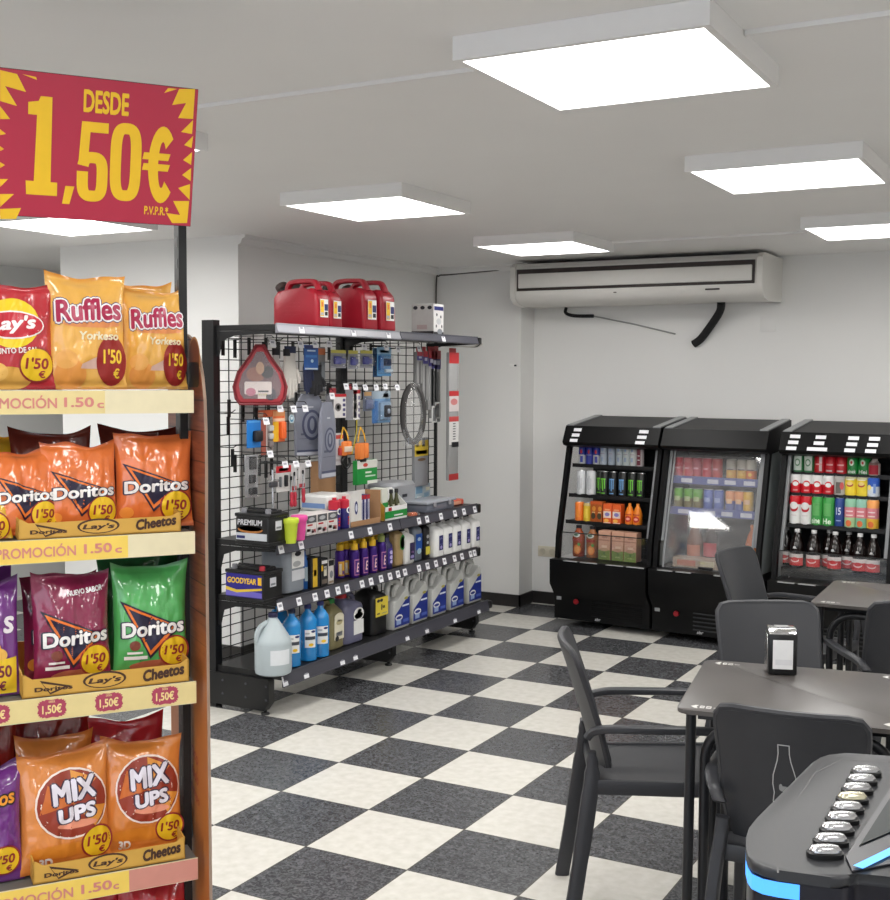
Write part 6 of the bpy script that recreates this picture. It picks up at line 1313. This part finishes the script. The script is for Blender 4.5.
def mixups(w, h):
    return [('print', [(ell(.06*w,.56*h,.405*w,.30*h), P(244,226,214,.35), .0008), (ell(.06*w,.56*h,.385*w,.283*h), P(150,56,36,.4), .0012), (poly([(.06*w,.56*h),(.06*w,.84*h),(.34*w,.74*h)]), P(226,150,60,.4), .0016), (poly([(.06*w,.56*h),(.44*w,.50*h),(.30*w,.34*h)]), P(226,150,60,.4), .0016), (poly([(.06*w,.56*h),(-.30*w,.50*h),(-.20*w,.74*h)]), P(206,110,50,.4), .0016), (ell(.10*w,.385*h,.22*w,.035*h), P(232,150,120,.4), .0018), (text('3D', .15*w, .085*h, .05, cx=-.24*w, cz=.085*h), P(242,236,230,.35), .0014), (ell(-.05*w,.17*h,.40*w,.06*h), P(214,130,40,.4), .0007)]),
            ('logo', [(text('MIX', .54*w, .21*h, .11, .1, cx=.08*w, cz=.67*h, rot=.12), P(64,44,66,.35), .0022), (text('MIX', .50*w, .19*h, .05, .1, cx=.08*w, cz=.67*h, rot=.12), P(228,222,232,.35), .0030), (text('UPS', .46*w, .15*h, .11, .08, cx=.10*w, cz=.48*h, rot=.12), P(64,44,66,.35), .0022), (text('UPS', .42*w, .13*h, .05, .08, cx=.10*w, cz=.48*h, rot=.12), P(232,226,234,.35), .0030)]), badge(w, h, .33, .20, .17)]
def cheetos(w, h):
    return [('logo', [(text('Cheetos', .80*w, .15*h, .10, .2, cx=.02*w, cz=.72*h, rot=.12), P(40,26,26,.35), .0014), (text('Cheetos', .76*w, .12*h, .03, .2, cx=.02*w, cz=.72*h, rot=.12), P(232,150,40,.35), .0022)]), badge(w, h, .25, .2, .19)]
def plain(w, h): return [badge(w, h, .22, .22, .22)]
def puffs(w, h): return [('print', [(ell(0,.42*h,.22*w,.09*h), P(226,170,70,.4), .0008), (ell(.15*w,.36*h,.16*w,.07*h), P(236,184,90,.4), .0011), (text('S', .16*w, .15*h, .05, .1, cx=.34*w, cz=.62*h), P(240,230,236,.35), .0014)]), ('price_badge', [(poly([(.0,.02*h),(.44*w,.02*h),(.44*w,.34*h),(.0,.30*h)]), P(238,200,50,.35), .0014), (text("1'50", .30*w, .11*h, .03, cx=.22*w, cz=.22*h), P(120,40,60,.4), .0022), (text('€', .1*w, .09*h, .03, cx=.24*w, cz=.09*h), P(120,40,60,.4), .0022)])]
FO, FM_, FG, FY, FR_, FP, FC = foil('orange',(230,122,62)), foil('maroon',(136,36,72)), foil('green',(84,172,92)), foil('mustard',(236,178,84)), foil('red',(190,44,54)), foil('purple',(112,48,128)), foil('brown_orange',(222,136,62))
FB = foil('dark_red',(130,28,26)); FYE = foil('yellow',(226,180,40)); FBR = foil('brown',(110,40,28)); FDG = foil('deep_green',(30,100,50))
# top shelf
zs = ST[0] + .001
crisp_bag('crisp_bag', 'mustard crisp bag, left of the pair on the top shelf', (-0.2041, 1.5711, 0.1585, 0.2295), .06, .062, FY, ruffles, 1.3, 4, base=zs)
crisp_bag('crisp_bag', 'mustard crisp bag at the right end of the top shelf', (-0.0588, 1.5707, 0.1323, 0.2122), .085, .062, FY, ruffles, 2.1, 5, -4, base=zs)
crisp_bag('crisp_bag', 'mustard crisp bag standing behind the front two, only its top edge showing', (-0.0803, 1.5741, 0.1544, 0.2266), .165, .05, FY, None, 3.1, 5, base=zs)
crisp_bag('crisp_bag', 'red crisp bag with a round yellow sun logo, left end of the top shelf', (-0.3433, 1.5693, 0.1507, 0.2099), .055, .062, FR_, lays, 4.2, 4, base=zs)
# second shelf
def tray(label, x0, x1, z, yd, prints, h=.045, y0=.003):
    t = thing('cardboard_tray', label, 'tray', DM @ TR((x0+x1)/2, y0, z+.0008), 'yellow cardboard trays'); w = x1-x0
    KR = mat('yellow_cardboard', rgb(206,160,72), .6, var=.05); m = MB()
    m.add(box(-w/2, 0, 0, w/2, yd, .003), KR).add(box(-w/2, yd-.003, 0, w/2, yd, h*1.4), KR)
    m.add(prism([(-w/2,0),(w/2,0),(w/2,h),(w/2-.006,h),(w/2-.02,h*.82),(-w/2+.02,h*.78),(-w/2+.006,h),(-w/2,h)], 0, .003, 'y'), KR)
    for x in (-w/2, w/2-.003): m.add(prism([(0,0),(yd,0),(yd,h*1.4),(0,h)], x, x+.003, 'x'), KR)
    sub('tray', m, t)
    s = MB()
    for it in prints: s.add(it[0], it[1])
    sub('print', s, t); return t
def tprint(w, h, n):
    K = P(70,44,30,.6); 
    o = [(text('Cheetos', .26*w, .50*h, .05, .2, y=-.0012, cx=.34*w, cz=.48*h, rot=.10), K), (ell(-.02*w, .44*h, .13*w, .34*h, -.0008, 24, 0, 2*math.pi), K), (ell(-.02*w, .42*h, .115*w, .28*h, -.0010), mat('yellow_cardboard', (0,0,0))), (text("Lay's", .20*w, .30*h, .04, .2, y=-.0014, cx=-.02*w, cz=.40*h), K), (poly([(-.40*w,.66*h),(-.22*w,.34*h),(-.34*w,.06*h)], -.0008), K), (poly([(-.385*w,.54*h),(-.26*w,.33*h),(-.34*w,.14*h)], -.0010), mat('yellow_cardboard', (0,0,0))), (text('Doritos', .22*w, .18*h, .04, y=-.0014, cx=-.32*w, cz=.30*h), K)]
    return o
mat('yellow_cardboard', rgb(206,160,72), .6, var=.05)
x0, x1 = -0.3501, -0.0283
tray('yellow cardboard tray under the orange chip bags, second shelf', x0, x1, ST[1], .24, tprint(x1-x0, .045, 0), .040)
zs = ST[1] + .0045
crisp_bag('crisp_bag', 'orange chip bag with black triangle logo, centre of the second shelf', (-0.2198, 1.3017, 0.1503, 0.1821), .055, .06, FO, doritos(0), 5.0, 8, 3, base=zs)
crisp_bag('crisp_bag', 'orange chip bag with black triangle logo, rightmost on the second shelf', (-0.0679, 1.3025, 0.1618, 0.1968), .07, .06, FO, doritos(0), 6.4, 6, -6, base=zs)
crisp_bag('crisp_bag', 'orange chip bag with black triangle logo, left of the centre one', (-0.3311, 1.2998, 0.1365, 0.1721), .045, .058, FO, doritos(0), 7.7, 10, 4, base=zs)
crisp_bag('crisp_bag', 'orange chip bag wedged behind the rightmost orange one', (-0.0341, 1.3044, 0.1478, 0.1832), .135, .05, FO, doritos(0), 8.1, 6, -12, base=zs)
crisp_bag('crisp_bag', 'dark brown-red chip bag standing at the back right of the second shelf', (-0.0704, 1.3155, 0.1704, 0.2033), .195, .045, FBR, None, 9.9, 4, base=zs)
crisp_bag('crisp_bag', 'dark brown-red chip bag at the back, between the left and centre orange bags', (-0.2612, 1.2948, 0.1663, 0.2035), .165, .05, FBR, None, 10.3, 5, base=zs)
crisp_bag('crisp_bag', 'yellow chip bag half out of the frame, left end of the second shelf front', (-0.4158, 1.2776, 0.1184, 0.1056), .035, .05, FYE, plain, 11.5, 12, base=ST[1]+.001)
crisp_bag('crisp_bag', 'yellow chip bag at the back left of the second shelf', (-0.3704, 1.3013, 0.105, 0.1968), .19, .045, FYE, None, 12.5, 5, base=ST[1]+.001)
# third shelf
x0, x1 = -0.3476, -0.0142
tray('yellow cardboard tray under the maroon and green chip bags', x0, x1, ST[2], .24, tprint(x1-x0, .050, 1), .046)
zs = ST[2] + .0045
crisp_bag('crisp_bag', 'maroon chip bag with black triangle logo on the third shelf', (-0.242, 0.956, 0.1581, 0.2317), .055, .065, FM_, doritos(0, sub_='BBQ', new=True), 13.1, 4, 3, base=zs)
crisp_bag('crisp_bag', 'green chip bag with black triangle logo, right end of the third shelf', (-0.0801, 0.9481, 0.1577, 0.2393), .065, .065, FG, doritos(0, sub_='CHILI', bx=.30), 14.6, 4, -4, base=zs)
crisp_bag('crisp_bag', 'maroon chip bag hidden behind the front maroon one', (-0.2541, 0.9468, 0.1537, 0.2189), .13, .05, FM_, doritos(0), 15.2, 4, 6, base=zs)
crisp_bag('crisp_bag', 'dark green chip bag standing behind the front green one', (-0.0828, 0.9428, 0.1777, 0.252), .15, .05, FDG, None, 16.8, 4, base=zs)
crisp_bag('crisp_bag', 'purple snack bag half out of the frame, left end of the third shelf', (-0.4122, 0.9541, 0.1346, 0.2289), .045, .06, FP, puffs, 17.4, 6, base=ST[2]+.001)
crisp_bag('crisp_bag', 'purple snack bag behind the one at the left end of the third shelf', (-0.4087, 0.9583, 0.122, 0.2428), .125, .05, FP, None, 18.4, 5, base=ST[2]+.001)
# fourth shelf
x0, x1 = -0.3331, -0.0262
tray('yellow cardboard tray under the brown-orange snack bags, fourth shelf', x0, x1, ST[3], .24, tprint(x1-x0, .050, 2), .046)
zs = ST[3] + .0045
crisp_bag('crisp_bag', 'brown-orange snack bag, left of the front pair on the fourth shelf', (-0.2598, 0.5638, 0.1838, 0.2405), .05, .07, FC, mixups, 19.7, 8, 4, base=zs)
crisp_bag('crisp_bag', 'brown-orange snack bag, right of the front pair on the fourth shelf', (-0.099, 0.5521, 0.1665, 0.2429), .07, .06, FC, mixups, 20.9, 6, -5, base=zs)
crisp_bag('crisp_bag', 'brown-orange snack bag behind the left one, its badge top showing', (-0.2658, 0.5561, 0.1586, 0.2545), .135, .05, FC, mixups, 21.3, 6, 4, base=zs)
crisp_bag('crisp_bag', 'red snack bag with dark lettering behind the front pair, fourth shelf', (-0.1111, 0.5608, 0.1597, 0.263), .165, .05, FR_, cheetos, 22.6, 4, -3, base=zs)
crisp_bag('crisp_bag', 'dark red snack bag at the back left of the fourth shelf', (-0.2661, 0.5663, 0.1709, 0.2922), .21, .05, FB, None, 23.4, 4, base=ST[3]+.0045)
crisp_bag('crisp_bag', 'purple and red snack bag half out of the frame, left end of the fourth shelf', (-0.4199, 0.567, 0.1485, 0.2327), .045, .065, FP, cheetos, 24.8, 6, base=ST[3]+.001)
crisp_bag('crisp_bag', 'red snack bag further back at the left end of the fourth shelf', (-0.4169, 0.5546, 0.1544, 0.3324), .15, .055, FB, None, 25.5, 5, base=ST[3]+.001)
# bottom shelf, only the bag tops in view
zs = ST[4] + .001
for k, (xc, l) in enumerate(((-.075,'red snack bag at the right end of the lowest shelf, only its top in view'),(-.21,'second red snack bag from the right on the lowest shelf'),(-.34,'third red snack bag from the right on the lowest shelf'))):
    crisp_bag('crisp_bag', l, (xc, zs, .15, .285), .08 + .02*(k % 2), .07, FR_, cheetos, 26.1+k, 4, base=zs)
# ------------------------------------------------------------------ world, camera, view
w = bpy.data.worlds.new('daylight'); w.use_nodes = True; SC.world = w
w.node_tree.nodes['Background'].inputs[0].default_value = (0.80, 0.88, 1.0, 1); w.node_tree.nodes['Background'].inputs[1].default_value = 2.6
cam = bpy.data.cameras.new('camera'); co = bpy.data.objects.new('camera', cam); COL.objects.link(co)
cam.sensor_fit = 'HORIZONTAL'; cam.sensor_width = 36; cam.lens = 36 * 1194.96 / 890; cam.clip_start = 0.02
rt, up, fw = Vector((0.8769581, 0.48055133, 0.00386251)), Vector((-0.03240955, 0.05112127, 0.99816644)), Vector((-0.47947275, 0.87547532, -0.06040567))
co.matrix_world = Matrix(((rt.x, up.x, -fw.x, 2.328), (rt.y, up.y, -fw.y, -3.2734), (rt.z, up.z, -fw.z, 1.599), (0,0,0,1)))
SC.camera = co
vs = SC.view_settings; SC.display_settings.display_device = 'sRGB'; vs.view_transform = 'Standard'; vs.look = 'None'; vs.gamma = 1.0; vs.use_curve_mapping = False; vs.exposure = -0.18
SC.cycles.use_denoising = True; SC.cycles.max_bounces = 8; SC.cycles.diffuse_bounces = 5; SC.cycles.caustics_reflective = False; SC.cycles.caustics_refractive = False
